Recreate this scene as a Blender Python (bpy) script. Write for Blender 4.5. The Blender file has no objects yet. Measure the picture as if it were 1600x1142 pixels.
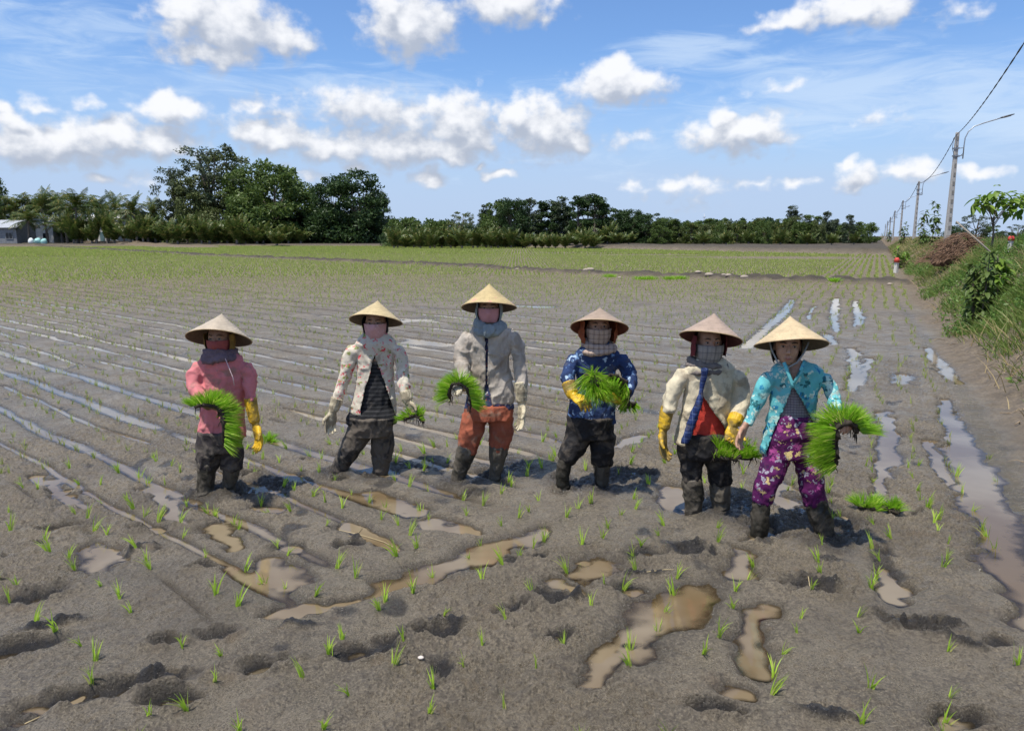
import bpy, bmesh, math, random
import numpy as np
from mathutils import Vector, Matrix
random.seed(7); RNG = np.random.default_rng(11)
R = math.radians
scene = bpy.context.scene
COL = scene.collection

# ---------------------------------------------------------------- camera, light, exposure
CAM_H = 1.75; PITCH = R(9.87); FPX = 1155.0
cam_d = bpy.data.cameras.new('camera'); cam = bpy.data.objects.new('camera', cam_d); COL.objects.link(cam)
cam.location = (0, 0, CAM_H); cam.rotation_euler = (math.pi/2 - PITCH, 0, 0)
cam_d.sensor_width = 36; cam_d.lens = FPX/1600*36; cam_d.clip_start = 0.05; cam_d.clip_end = 9000
scene.camera = cam
scene.view_settings.view_transform = 'Standard'; scene.view_settings.look = 'None'
scene.view_settings.gamma = 1; scene.view_settings.use_curve_mapping = False
scene.view_settings.exposure = 0.16
SUNV = Vector((-0.40, -0.36, 1.45)).normalized()
sun_d = bpy.data.lights.new('sun', 'SUN'); sun = bpy.data.objects.new('sun', sun_d); COL.objects.link(sun)
sun.rotation_euler = SUNV.to_track_quat('Z', 'Y').to_euler()
sun_d.energy = 5.0; sun_d.angle = R(0.53); sun_d.color = (1.0, 0.95, 0.87)
SUN_EL = math.asin(SUNV.z); SUN_AZ = math.atan2(SUNV.x, SUNV.y)
scene.cycles.max_bounces = 6; scene.cycles.transparent_max_bounces = 6

def ray(px, py):
    cx = (px-800)/FPX; cy = -(py-571)/FPX
    return cx, math.cos(PITCH)+cy*math.sin(PITCH), cy*math.cos(PITCH)-math.sin(PITCH)
def at(px, py, Y):
    x, y, z = ray(px, py); k = Y/y
    return Vector((x*k, Y, CAM_H+z*k))
def gp(px, py, z=0.0):
    x, y, zz = ray(px, py); k = (z-CAM_H)/zz
    return (x*k, y*k)
def proj(v):
    """world points (n,3) to photo pixels"""
    v = np.asarray(v, float); dz = v[:, 2]-CAM_H
    f = v[:, 1]*math.cos(PITCH)-dz*math.sin(PITCH); u = v[:, 1]*math.sin(PITCH)+dz*math.cos(PITCH)
    return 800+FPX*v[:, 0]/f, 571-FPX*u/f

# ---------------------------------------------------------------- node helper
class NT:
    def __init__(s, tree): s.t = tree; s.n = tree.nodes; s.l = tree.links
    def node(s, typ, **kw):
        n = s.n.new(typ)
        for k, v in kw.items(): setattr(n, k, v)
        return n
    def set(s, sock, v):
        if isinstance(v, bpy.types.NodeSocket): s.l.new(v, sock)
        elif v is not None: sock.default_value = v
    def math(s, op, a, b=None, c=None, clamp=False):
        n = s.node('ShaderNodeMath', operation=op, use_clamp=clamp)
        s.set(n.inputs[0], a)
        if b is not None: s.set(n.inputs[1], b)
        if c is not None: s.set(n.inputs[2], c)
        return n.outputs[0]
    def vmath(s, op, a, b=None):
        n = s.node('ShaderNodeVectorMath', operation=op); s.set(n.inputs[0], a)
        if b is not None: s.set(n.inputs[1], b)
        return n.outputs['Value'] if op in ('LENGTH', 'DOT_PRODUCT', 'DISTANCE') else n.outputs[0]
    def mix(s, f, a, b):
        n = s.node('ShaderNodeMix', data_type='RGBA'); s.set(n.inputs[0], f); s.set(n.inputs[6], a); s.set(n.inputs[7], b)
        return n.outputs[2]
    def smooth(s, x, a, b, c=0.0, d=1.0):
        n = s.node('ShaderNodeMapRange', interpolation_type='SMOOTHSTEP')
        s.set(n.inputs[0], x); s.set(n.inputs[1], a); s.set(n.inputs[2], b); s.set(n.inputs[3], c); s.set(n.inputs[4], d)
        return n.outputs[0]
    def noise(s, vec, scale, detail=4, rough=0.55, dist=0.0):
        n = s.node('ShaderNodeTexNoise'); s.set(n.inputs['Vector'], vec)
        n.inputs['Scale'].default_value = scale; n.inputs['Detail'].default_value = detail
        n.inputs['Roughness'].default_value = rough; n.inputs['Distortion'].default_value = dist
        return n.outputs['Fac'], n.outputs['Color']
    def voro(s, vec, scale, feature='F1', rnd=1.0):
        n = s.node('ShaderNodeTexVoronoi', feature=feature); s.set(n.inputs['Vector'], vec)
        n.inputs['Scale'].default_value = scale; n.inputs['Randomness'].default_value = rnd
        return n
def c4(c): return (c[0], c[1], c[2], 1.0)

# ---------------------------------------------------------------- world: nishita sky with procedural clouds in direction space
world = bpy.data.worlds.new('World'); scene.world = world; world.use_nodes = True
W = NT(world.node_tree); W.n.clear()
sky = W.node('ShaderNodeTexSky', sky_type='NISHITA'); sky.sun_disc = False
sky.sun_elevation = SUN_EL; sky.sun_rotation = SUN_AZ; sky.air_density = 1.0; sky.dust_density = 0.6; sky.ozone_density = 2.2; sky.altitude = 0
def azel(px, py):
    x, y, z = ray(px, py); return math.degrees(math.atan2(x, y)), math.degrees(math.atan2(z, math.hypot(x, y)))
CUM = [(300,12,55,30,1),(365,38,85,42,1),(440,62,50,26,.9),(330,85,85,24,.75),(280,40,45,20,.6),(640,38,72,45,1),(610,20,40,26,1),(790,6,80,28,.9),(830,22,36,16,.6),
 (1330,12,90,24,.85),(1250,28,60,18,.7),(1390,14,45,22,.8),(1210,38,50,12,.55),(965,136,78,26,1),(958,118,40,20,1),(850,200,72,38,1),(803,180,33,24,1),(890,216,38,22,1),
 (1150,212,90,24,1),(1124,184,20,20,1),(1175,200,45,18,1),(1080,212,36,12,.6),(718,190,55,38,1),(738,214,40,28,1),(570,170,88,28,.72),(520,155,40,18,.55),(640,182,50,22,.7),
 (440,215,80,22,.95),(395,205,40,18,.8),(520,232,60,20,.95),(620,228,90,24,1),(690,236,70,18,1),(270,177,62,20,.95),(255,165,30,16,.9),(40,222,70,34,1),(110,218,60,32,1),(180,214,60,26,1),
 (250,222,62,22,.95),(15,188,34,16,.8),(5,168,25,12,.9),(10,240,90,16,.7),(670,276,30,12,.8),(785,271,25,9,.8),(755,258,9,7,.7),(1340,276,36,18,.8),(1328,262,16,10,.8),(1425,266,46,14,.65),
 (1530,266,42,8,.75),(1070,290,66,12,.5),(1235,284,38,7,.5),(990,284,26,8,.5),(1090,300,70,14,.35),(400,163,36,14,.6),(430,180,60,14,.45),(155,276,22,8,.5),(60,164,26,9,.45),(145,158,20,8,.5),(470,270,36,8,.4),
 (1380,182,36,12,.38),(1215,140,40,8,.34),(980,220,32,12,.4),(230,280,60,10,.3),(1180,290,40,7,.4),(560,262,40,8,.4),(1500,24,40,14,.35),
 (-150,160,120,50,1),(-260,60,100,50,1),(1750,230,80,30,1),(1800,90,120,50,.9)]
WISP = [(1080,78,130,24,1),(1180,100,120,22,.7),(1330,130,220,46,1),(1500,150,180,60,1),(1250,180,260,34,.8),(1600,190,170,40,.9),(120,40,190,40,.75),(60,110,150,30,.4),(330,130,160,30,.5),(480,130,140,28,.6),(620,150,150,34,.75),(880,160,120,26,.35),(700,200,120,40,.45),(930,245,120,24,.3),(1340,60,160,22,.3)]
def field_group(name, blobs):
    g = bpy.data.node_groups.new(name, 'ShaderNodeTree')
    g.interface.new_socket(name='P', in_out='INPUT', socket_type='NodeSocketVector')
    g.interface.new_socket(name='F', in_out='OUTPUT', socket_type='NodeSocketFloat')
    G = NT(g); gi = G.node('NodeGroupInput'); go = G.node('NodeGroupOutput'); p = gi.outputs[0]; acc = None
    for (px, py, rx, ry, w) in blobs:
        u, v = azel(px, py); u2, v2 = azel(px+rx, py); u3, v3 = azel(px, py-ry)
        ru = abs(u2-u)*1.32; rv = abs(v3-v)*1.6
        d = G.vmath('SUBTRACT', p, (u, v, 0)); d = G.vmath('MULTIPLY', d, (1/ru, 1/rv, 0)); l = G.vmath('LENGTH', d)
        f = G.math('MULTIPLY_ADD', l, -w, w)
        acc = f if acc is None else G.math('SMOOTH_MAX', acc, f, 0.12)
    G.l.new(acc, go.inputs[0]); return g
tc = W.node('ShaderNodeTexCoord'); sep = W.node('ShaderNodeSeparateXYZ'); W.l.new(tc.outputs['Generated'], sep.inputs[0])
az = W.math('MULTIPLY', W.math('ARCTAN2', sep.outputs[0], sep.outputs[1]), 57.29578)
el = W.math('MULTIPLY', W.math('ARCSINE', sep.outputs[2]), 57.29578)
comb = W.node('ShaderNodeCombineXYZ'); W.l.new(az, comb.inputs[0]); W.l.new(el, comb.inputs[1]); P0 = comb.outputs[0]
sv = W.vmath('MULTIPLY', sky.outputs[0], (0.105*0.90, 0.105*1.12, 0.105*1.42))
# the cloud field is split by direction (each part is only worked out where it is seen); the parts are one continuous sky
def sector(lo, hi):
    def pick(L): return [b for b in L if azel(b[0]+b[2]*1.7, b[1])[0] > lo and azel(b[0]-b[2]*1.7, b[1])[0] < hi]
    gC = field_group('cumulus', pick(CUM)); gW = field_group('wisps', pick(WISP) or WISP[:1])
    _, c = W.noise(P0, 0.55, 2, 0.5); dd = W.vmath('MULTIPLY', W.vmath('SUBTRACT', c, (.5, .5, .5)), (2.6, 1.9, 0))
    def dens(sh):
        p = W.vmath('ADD', P0, sh); n = W.node('ShaderNodeGroup'); n.node_tree = gC; W.l.new(W.vmath('ADD', p, dd), n.inputs[0])
        f1, _ = W.noise(W.vmath('MULTIPLY', p, (1, 1.2, 1)), 0.72, 6, 0.53)
        return W.math('ADD', n.outputs[0], W.math('MULTIPLY_ADD', f1, 1.15, -0.575))
    d0 = dens((0, 0, 0)); d1 = dens((-0.45, 1.3, 0))
    alpha = W.math('MULTIPLY', W.smooth(d0, -0.04, 0.56), 0.97)
    lit = W.smooth(W.math('SUBTRACT', d0, d1), -0.36, 0.74)
    ccol = W.mix(lit, (0.42, 0.47, 0.57, 1), (0.88, 0.89, 0.92, 1))
    nw = W.node('ShaderNodeGroup'); nw.node_tree = gW; W.l.new(P0, nw.inputs[0])
    wf, _ = W.noise(W.vmath('MULTIPLY', P0, (0.16, 0.75, 1)), 1.0, 6, 0.62, 1.2)
    wa = W.math('MULTIPLY', W.smooth(W.math('ADD', W.math('MULTIPLY', nw.outputs[0], 0.8), W.math('MULTIPLY_ADD', wf, 1.5, -0.75)), -0.02, 0.75), 0.60)
    hz, _ = W.noise(W.vmath('MULTIPLY', P0, (0.05, 0.25, 1)), 1.0, 3, 0.5)
    band = W.math('MULTIPLY', W.smooth(W.math('ADD', el, W.math('MULTIPLY_ADD', hz, -6.0, 3.0)), 13, 2.0), 0.9)
    base = W.mix(wa, W.mix(band, sv, (0.44, 0.56, 0.78, 1)), (0.60, 0.73, 0.90, 1))
    bg = W.node('ShaderNodeBackground'); W.l.new(W.mix(alpha, base, ccol), bg.inputs[0]); return bg.outputs[0]
def pickshader(f, a, b):
    m = W.node('ShaderNodeMixShader'); W.l.new(f, m.inputs[0]); W.l.new(a, m.inputs[1]); W.l.new(b, m.inputs[2]); return m.outputs[0]
cuts = [-24, -9, 6, 20]; sh = sector(-60, cuts[0])
for i, c in enumerate(cuts):
    sh = pickshader(W.math('GREATER_THAN', az, float(c)), sh, sector(c, cuts[i+1] if i+1 < len(cuts) else 60))
f1, _ = W.noise(W.vmath('MULTIPLY', P0, (.5, 1, 1)), .09, 4, .6)
bgo = W.node('ShaderNodeBackground'); W.l.new(W.mix(W.smooth(f1, .48, .66), W.mix(W.math('MULTIPLY', W.smooth(el, 14, 2), .85), sv, (0.42, 0.54, 0.78, 1)), (.80, .83, .88, 1)), bgo.inputs[0])
zone = W.math('MULTIPLY', W.math('LESS_THAN', W.math('ABSOLUTE', az), 52.0), W.math('MULTIPLY', W.math('LESS_THAN', el, 33.0), W.math('GREATER_THAN', el, -2.0)))
sh = pickshader(zone, bgo.outputs[0], sh)
wo = W.node('ShaderNodeOutputWorld'); W.l.new(sh, wo.inputs[0])
world.cycles.sampling_method = 'MANUAL'; world.cycles.sample_map_resolution = 512

# ---------------------------------------------------------------- generic helpers
def tag(o, label=None, cat=None, group=None, kind=None):
    if label: o['label'] = label
    if cat: o['category'] = cat
    if group: o['group'] = group
    if kind: o['kind'] = kind
    return o
def empty(name, loc, label=None, cat=None, group=None, rz=0):
    o = bpy.data.objects.new(name, None); COL.objects.link(o); o.location = loc; o.rotation_euler.z = rz
    o.empty_display_size = 0.1
    return tag(o, label, cat, group)
def link(name, me, mat=None, parent=None, smooth=True, loc=None):
    o = bpy.data.objects.new(name, me); COL.objects.link(o)
    if mat is not None and not me.materials: me.materials.append(mat)
    if smooth and len(me.polygons): me.polygons.foreach_set('use_smooth', [True]*len(me.polygons))
    if parent is not None: o.parent = parent
    if loc is not None: o.location = loc
    return o
def mesh_np(name, v, f=None, tris=None, quads=None):
    """fast mesh from arrays"""
    me = bpy.data.meshes.new(name); v = np.asarray(v, np.float32)
    parts = []; sizes = []
    if quads is not None and len(quads): parts.append(np.asarray(quads, np.int32).ravel()); sizes.append(np.full(len(quads), 4, np.int32))
    if tris is not None and len(tris): parts.append(np.asarray(tris, np.int32).ravel()); sizes.append(np.full(len(tris), 3, np.int32))
    loops = np.concatenate(parts); sz = np.concatenate(sizes); st = np.concatenate([[0], np.cumsum(sz)[:-1]]).astype(np.int32)
    me.vertices.add(len(v)); me.vertices.foreach_set('co', v.ravel())
    me.loops.add(len(loops)); me.loops.foreach_set('vertex_index', loops)
    me.polygons.add(len(sz)); me.polygons.foreach_set('loop_start', st)
    me.update(calc_edges=True); me.validate(); return me
def attr(me, name, val):
    a = me.attributes.new(name, 'FLOAT', 'POINT'); a.data.foreach_set('value', np.asarray(val, np.float32))
class MB:
    """collects plain geometry"""
    def __init__(s): s.v = []; s.f = []
    def add(s, v, f):
        o = len(s.v); s.v += [tuple(p) for p in v]; s.f += [tuple(i+o for i in q) for q in f]; return s
    def tube(s, pts, rad, n=12, up=(0, 1, 0), cap=True, flat=None):
        """pts: centres; rad: (ra, rb) or r per point: ra across, rb along the up hint"""
        pts = [Vector(p) for p in pts]; up = Vector(up); rings = []; m = len(pts)
        rr = [(r, r) if not isinstance(r, (tuple, list)) else r for r in rad]
        for i, p in enumerate(pts):
            a = pts[max(i-1, 0)]; b = pts[min(i+1, m-1)]; tg = (b-a).normalized()
            if flat: tg = Vector(flat)
            bb = up-tg*up.dot(tg)
            if bb.length < 1e-4: bb = Vector((1, 0, 0))-tg*tg.x
            bb.normalize(); aa = tg.cross(bb).normalized()
            rings.append([p+aa*(rr[i][0]*math.cos(2*math.pi*k/n))+bb*(rr[i][1]*math.sin(2*math.pi*k/n)) for k in range(n)])
        v = [q for r in rings for q in r]; f = []
        for i in range(m-1):
            for k in range(n):
                k2 = (k+1) % n; f.append((i*n+k, i*n+k2, (i+1)*n+k2, (i+1)*n+k))
        if cap:
            v.append(pts[0]); v.append(pts[-1]); c0 = len(v)-2; c1 = len(v)-1
            for k in range(n):
                k2 = (k+1) % n; f.append((c0, k2, k)); f.append((c1, (m-1)*n+k, (m-1)*n+k2))
        return s.add(v, f)
    def ball(s, c, r, nu=12, nv=8, rot=None):
        c = Vector(c); v = []; f = []
        for j in range(1, nv):
            ph = math.pi*j/nv
            for i in range(nu):
                th = 2*math.pi*i/nu; q = Vector((r[0]*math.sin(ph)*math.cos(th), r[1]*math.sin(ph)*math.sin(th), r[2]*math.cos(ph)))
                if rot: q = rot @ q
                v.append(c+q)
        top = Vector((0, 0, r[2])); bot = Vector((0, 0, -r[2]))
        if rot: top = rot @ top; bot = rot @ bot
        v.append(c+top); v.append(c+bot); a = len(v)-2; b = len(v)-1
        for j in range(nv-2):
            for i in range(nu):
                i2 = (i+1) % nu; f.append((j*nu+i, (j+1)*nu+i, (j+1)*nu+i2, j*nu+i2))
        for i in range(nu):
            i2 = (i+1) % nu; f.append((a, i, i2)); f.append((b, (nv-2)*nu+i2, (nv-2)*nu+i))
        return s.add(v, f)
    def box(s, lo, hi):
        x0, y0, z0 = lo; x1, y1, z1 = hi
        return s.add([(x0,y0,z0),(x1,y0,z0),(x1,y1,z0),(x0,y1,z0),(x0,y0,z1),(x1,y0,z1),(x1,y1,z1),(x0,y1,z1)],
                     [(0,3,2,1),(4,5,6,7),(0,1,5,4),(1,2,6,5),(2,3,7,6),(3,0,4,7)])
    def mesh(s, name, off=(0, 0, 0)):
        me = bpy.data.meshes.new(name); off = Vector(off); me.from_pydata([Vector(p)-off for p in s.v], [], s.f); me.update(); return me
    def obj(s, name, mat, parent=None, smooth=True, bevel=0):
        off = parent.location if parent is not None else (0, 0, 0)
        par = parent
        if parent is not None and parent.parent is not None: off = parent.parent.location+parent.location
        o = link(name, s.mesh(name, off), mat, par, smooth)
        if bevel:
            b = o.modifiers.new('bevel', 'BEVEL'); b.width = bevel; b.segments = 2
        return o
def remeshed(mb, name, voxel, smooth=2, relax=0.5):
    """union of overlapping lofts as one continuous surface; returns verts, faces arrays"""
    me = mb.mesh(name); o = bpy.data.objects.new('tmp', me); COL.objects.link(o)
    m = o.modifiers.new('r', 'REMESH'); m.mode = 'VOXEL'; m.voxel_size = voxel; m.adaptivity = 0
    if smooth:
        q = o.modifiers.new('s', 'SMOOTH'); q.factor = relax; q.iterations = smooth
    dg = bpy.context.evaluated_depsgraph_get(); dg.update()
    ev = o.evaluated_get(dg); m2 = bpy.data.meshes.new_from_object(ev)
    nv = len(m2.vertices); v = np.empty(nv*3, np.float32); m2.vertices.foreach_get('co', v); v = v.reshape(-1, 3)
    nr = np.empty(nv*3, np.float32); m2.vertices.foreach_get('normal', nr); nr = nr.reshape(-1, 3)
    np_ = len(m2.polygons); ls = np.empty(np_, np.int32); lt = np.empty(np_, np.int32); m2.polygons.foreach_get('loop_start', ls); m2.polygons.foreach_get('loop_total', lt)
    lv = np.empty(len(m2.loops), np.int32); m2.loops.foreach_get('vertex_index', lv)
    q = lt == 4; quads = lv[ls[q][:, None]+np.arange(4)]; t = lt == 3; tris = lv[ls[t][:, None]+np.arange(3)] if t.any() else np.zeros((0, 3), np.int32)
    bpy.data.objects.remove(o); bpy.data.meshes.remove(m2)
    return v, nr, quads, tris

# ---------------------------------------------------------------- numpy noise
def _h(ix, iy, iz, seed):
    h = (ix.astype(np.int64)*374761393+iy.astype(np.int64)*668265263+iz.astype(np.int64)*2147483647+seed*1442695041) & 0xffffffff
    h = ((h ^ (h >> 13))*1274126177) & 0xffffffff; h = (h ^ (h >> 16)) & 0xffffffff
    h = (h*2246822519) & 0xffffffff; h ^= (h >> 15)
    return (h & 0xffff)/32767.5-1.0
def vn2(x, y, seed=0):
    xi = np.floor(x); yi = np.floor(y); fx = x-xi; fy = y-yi; xi = xi.astype(np.int64); yi = yi.astype(np.int64); z = np.zeros_like(xi)
    u = fx*fx*fx*(fx*(fx*6-15)+10); w = fy*fy*fy*(fy*(fy*6-15)+10)
    a = _h(xi, yi, z, seed); b = _h(xi+1, yi, z, seed); c = _h(xi, yi+1, z, seed); d = _h(xi+1, yi+1, z, seed)
    return (a*(1-u)+b*u)*(1-w)+(c*(1-u)+d*u)*w
def fbm2(x, y, oct=4, seed=0, gain=0.5):
    r = 0; a = 1; t = 0
    for i in range(oct):
        c, s_ = math.cos(i*0.7), math.sin(i*0.7)
        r = r+a*vn2((x*c-y*s_)*2**i+i*17.3, (x*s_+y*c)*2**i-i*9.1, seed+i); t += a; a *= gain
    return r/t
def vn3(p, seed=0):
    x, y, z = p[:, 0], p[:, 1], p[:, 2]
    xi = np.floor(x); yi = np.floor(y); zi = np.floor(z); fx = x-xi; fy = y-yi; fz = z-zi
    xi = xi.astype(np.int64); yi = yi.astype(np.int64); zi = zi.astype(np.int64)
    u = fx*fx*(3-2*fx); v = fy*fy*(3-2*fy); w = fz*fz*(3-2*fz); r = 0
    for dx in (0, 1):
        for dy in (0, 1):
            for dz in (0, 1):
                r = r+_h(xi+dx, yi+dy, zi+dz, seed)*(u if dx else 1-u)*(v if dy else 1-v)*(w if dz else 1-w)
    return r
def sstep(x, a, b):
    t = np.clip((x-a)/(b-a), 0, 1); return t*t*(3-2*t)
def pdist(x, y, pts, ws):
    """distance to a polyline divided by its local half width"""
    best = np.full(np.shape(x), 1e9)
    for i in range(len(pts)-1):
        ax, ay = pts[i]; bx, by = pts[i+1]; dx, dy = bx-ax, by-ay; L = dx*dx+dy*dy+1e-12
        t = np.clip(((x-ax)*dx+(y-ay)*dy)/L, 0, 1)
        d = np.hypot(x-ax-t*dx, y-ay-t*dy)/(ws[i]+(ws[i+1]-ws[i])*t); best = np.minimum(best, d)
    return best

# ---------------------------------------------------------------- materials
MATS = {}
def newmat(name):
    m = bpy.data.materials.new(name); m.use_nodes = True; t = NT(m.node_tree); t.n.clear()
    o = t.node('ShaderNodeOutputMaterial'); b = t.node('ShaderNodeBsdfPrincipled'); t.l.new(b.outputs[0], o.inputs[0]); MATS[name] = m
    return m, t, b, o
def bump(t, b, h, strength, dist):
    n = t.node('ShaderNodeBump'); n.inputs['Strength'].default_value = strength; n.inputs['Distance'].default_value = dist
    t.l.new(h, n.inputs['Height']); t.l.new(n.outputs[0], b.inputs['Normal']); return n
def objco(t): return t.node('ShaderNodeTexCoord').outputs['Object']
def cloth(name, col, var=0.25, mud=0.0, rough=0.85, mudc=(.17, .145, .115), fine=420, pattern=None, mudlow=None):
    """woven fabric with folds in the bump, uneven tone and mud splashes; pattern(t, co, base) may recolour it"""
    m, t, b, o = newmat(name); co = objco(t)
    n1, _ = t.noise(co, 9, 5, 0.6); n2, _ = t.noise(co, 60, 3, 0.6)
    dark = tuple(c*(1-var) for c in col)
    base = t.mix(t.smooth(n1, .35, .68), c4(dark), c4(col))
    if pattern: base = pattern(t, co, base)
    if mud > 0:
        nm, _ = t.noise(co, 6.5, 7, 0.68, 0.6)
        th = t.smooth(nm, 0.62-mud*.28, 0.74-mud*.28)
        if mudlow is not None:
            s = t.node('ShaderNodeSeparateXYZ'); t.l.new(co, s.inputs[0])
            nn = t.math('ADD', s.outputs[2], t.math('MULTIPLY_ADD', nm, .3, -.15)); th = t.math('MAXIMUM', th, t.smooth(nn, mudlow+.10, mudlow-.08))
        base = t.mix(t.math('MULTIPLY', th, .8), base, c4(mudc))
    t.l.new(base, b.inputs['Base Color']); b.inputs['Roughness'].default_value = rough; b.inputs['Specular IOR Level'].default_value = .25
    wv, _ = t.noise(co, fine, 2, .5); f2, _ = t.noise(t.vmath('MULTIPLY', co, (1, 1, .55)), 26, 4, .55, 1.5)
    bump(t, b, t.math('ADD', t.math('MULTIPLY', wv, .12), f2), .55, .012)
    return m
def flowers(cols, scale, size, leaf=None, back=None):
    """painted print: scattered ragged blossoms"""
    def fn(t, co, base):
        _, wc = t.noise(co, scale*1.6, 3, .6); d = t.vmath('SUBTRACT', wc, (.5, .5, .5)); d = t.vmath('MULTIPLY', d, (.75/scale*2.2,)*3); p = t.vmath('ADD', co, d)
        res = base
        for i, c in enumerate(cols):
            v = t.voro(t.vmath('ADD', p, (3.1*i, 1.7*i, 5.3*i)), scale*(1+.25*i)); f = t.smooth(v.outputs['Distance'], size+.08, size-.04)
            k = t.node('ShaderNodeSeparateColor'); t.l.new(v.outputs['Color'], k.inputs[0]); f = t.math('MULTIPLY', f, t.smooth(k.outputs[0], .30, .36))
            res = t.mix(f, res, c4(c))
            core = t.smooth(v.outputs['Distance'], size*.42, size*.25); res = t.mix(t.math('MULTIPLY', t.math('MULTIPLY', core, f), .8), res, c4(tuple(min(1, x*.45) for x in c)))
        return res
    return fn
def plaid(c1, c2, s1, w1):
    def fn(t, co, base):
        s = t.node('ShaderNodeSeparateXYZ'); _, nc = t.noise(co, 7, 2, .5); co2 = t.vmath('ADD', co, t.vmath('MULTIPLY', t.vmath('SUBTRACT', nc, (.5, .5, .5)), (.02, .02, .02))); t.l.new(co2, s.inputs[0]); r = base
        for ax, c, w, ph in ((0, c1, w1, 0), (2, c1, w1, .3), (0, c2, w1*.5, .5), (2, c2, w1*.5, .55)):
            q = t.math('FRACT', t.math('MULTIPLY_ADD', s.outputs[ax], s1, ph+10)); q = t.math('ABSOLUTE', t.math('SUBTRACT', q, .5))
            r = t.mix(t.math('MULTIPLY', t.smooth(q, w, w*.5), .45), r, c4(c))
        return r
    return fn
def leafmat(name, a, b_, rough=.5, trans=.35, yellow=None):
    m, t, b, o = newmat(name); g = t.node('ShaderNodeNewGeometry'); rnd = g.outputs['Random Per Island']
    col = t.mix(rnd, c4(a), c4(b_))
    if yellow: col = t.mix(t.smooth(rnd, .86, .9), col, c4(yellow))
    t.l.new(col, b.inputs['Base Color']); b.inputs['Roughness'].default_value = rough; b.inputs['Specular IOR Level'].default_value = .3
    tr = t.node('ShaderNodeBsdfTranslucent'); t.l.new(col, tr.inputs[0]); mx = t.node('ShaderNodeMixShader'); mx.inputs[0].default_value = trans
    t.l.new(b.outputs[0], mx.inputs[1]); t.l.new(tr.outputs[0], mx.inputs[2]); t.l.new(mx.outputs[0], o.inputs[0]); return m
def plain(name, col, rough=.6, metal=0, var=.2, scale=20, bs=.3, bd=.004):
    m, t, b, o = newmat(name); co = objco(t); n, _ = t.noise(co, scale, 5, .6)
    t.l.new(t.mix(t.smooth(n, .3, .7), c4(tuple(c*(1-var) for c in col)), c4(col)), b.inputs['Base Color'])
    b.inputs['Roughness'].default_value = rough; b.inputs['Metallic'].default_value = metal; bump(t, b, n, bs, bd); return m

# ================================================================ ground
AZR = math.atan2(ray(1372, 370)[0], ray(1372, 370)[1]); cA, sA = math.cos(AZR), math.sin(AZR)
def ts(x, y): return x*cA-y*sA, x*sA+y*cA            # across and along the embankment
def xy(t, s): return t*cA+s*sA, -t*sA+s*cA
TF = ts(*gp(1600, 790))[0]                            # foot of the embankment
EX, EY = 0.76, -0.65; _l = math.hypot(EX, EY); EX /= _l; EY /= _l; NX, NY = -EY, EX
def eq(x, y): return x*EX+y*EY, x*NX+y*NY            # along and across the left planting lanes
LANES = [(1.50,.05,.4),(1.84,.075,.85),(2.22,.10,.95),(2.62,.07,.55),(2.93,.12,.95),(3.42,.13,1),(3.80,.07,.55),(4.12,.08,.7),(4.52,.11,1),(4.95,.11,1),(5.4,.08,.8),(5.85,.10,1),(6.3,.1,.95),(6.8,.14,1),(7.3,.1,.9),(7.9,.13,1),(8.5,.12,.85),(9.1,.12,.9),(9.8,.15,.85),(10.6,.14,.75),(11.5,.16,.75),(12.6,.16,.6)]
def PX(*pts): return [gp(p[0], p[1]) for p in pts], [p[2] for p in pts]
PUD = [PX((1472,625,.07),(1486,660,.09),(1508,720,.13),(1536,790,.14),(1572,870,.13),(1606,940,.12),(1650,1020,.10)),
       PX((1452,545,.07),(1475,575,.10),(1500,598,.08)), PX((1382,645,.05),(1388,680,.09),(1383,710,.10),(1386,745,.07)), PX((1412,586,.12),(1412,600,.12)),
       PX((1362,560,.05),(1340,600,.06),(1322,612,.05)), PX((1306,466,.10),(1303,500,.09),(1308,520,.06)), PX((1336,470,.06),(1343,500,.11),(1336,512,.03)), PX((1332,545,.07),(1337,575,.08),(1333,600,.06)),
       PX((1240,468,.09),(1222,492,.12),(1200,512,.10),(1165,545,.09)), PX((1272,478,.04),(1262,500,.05)), PX((1290,522,.09),(1305,540,.05)), PX((1375,800,.04),(1372,740,.05)),
       PX((1085,930,.17),(1030,965,.17),(975,1015,.14),(920,1060,.09)), PX((850,832,.07),(775,860,.12),(700,888,.11),(620,915,.09),(585,930,.05)), PX((560,938,.03),(430,970,.05)),
       PX((1186,955,.07),(1172,1000,.08),(1176,1045,.08)), PX((1172,868,.06),(1150,905,.08)), PX((580,772,.07),(650,800,.08)), PX((672,818,.09),(745,836,.05)), PX((545,828,.07),(610,862,.05)),
       PX((420,882,.10),(462,908,.09)), PX((150,862,.10),(152,885,.11)), PX((325,828,.08),(380,858,.05)), PX((1045,768,.10),(1060,800,.07)), PX((945,888,.16),(925,900,.12)), PX((870,915,.09),(890,930,.06)),
       PX((1375,890,.06),(1395,945,.06)), PX((1125,1080,.05),(1160,1085,.05)), PX((1213,740,.07),(1218,790,.07)), PX((30,1130,.05),(110,1095,.03)), PX((1000,682,.10),(965,700,.07)), PX((1200,830,.05),(1175,850,.05)),
       PX((660,500,.25),(600,505,.2)), PX((850,480,.3),(800,478,.2)), PX((640,535,.22),(690,540,.15)), PX((420,795,.08),(440,800,.05)), PX((225,765,.05),(290,815,.06)), PX((60,745,.05),(120,795,.06)),
       PX((1452,690,.05),(1470,730,.06),(1478,760,.04))]
TRACK = [PX((1400,470,.12),(1425,500,.12),(1460,550,.12),(1500,600,.13),(1525,640,.13),(1560,720,.15),(1600,800,.15),(1680,930,.15)), PX((1330,870,.1),(1400,960,.1),(1480,1142,.12))]
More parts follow.
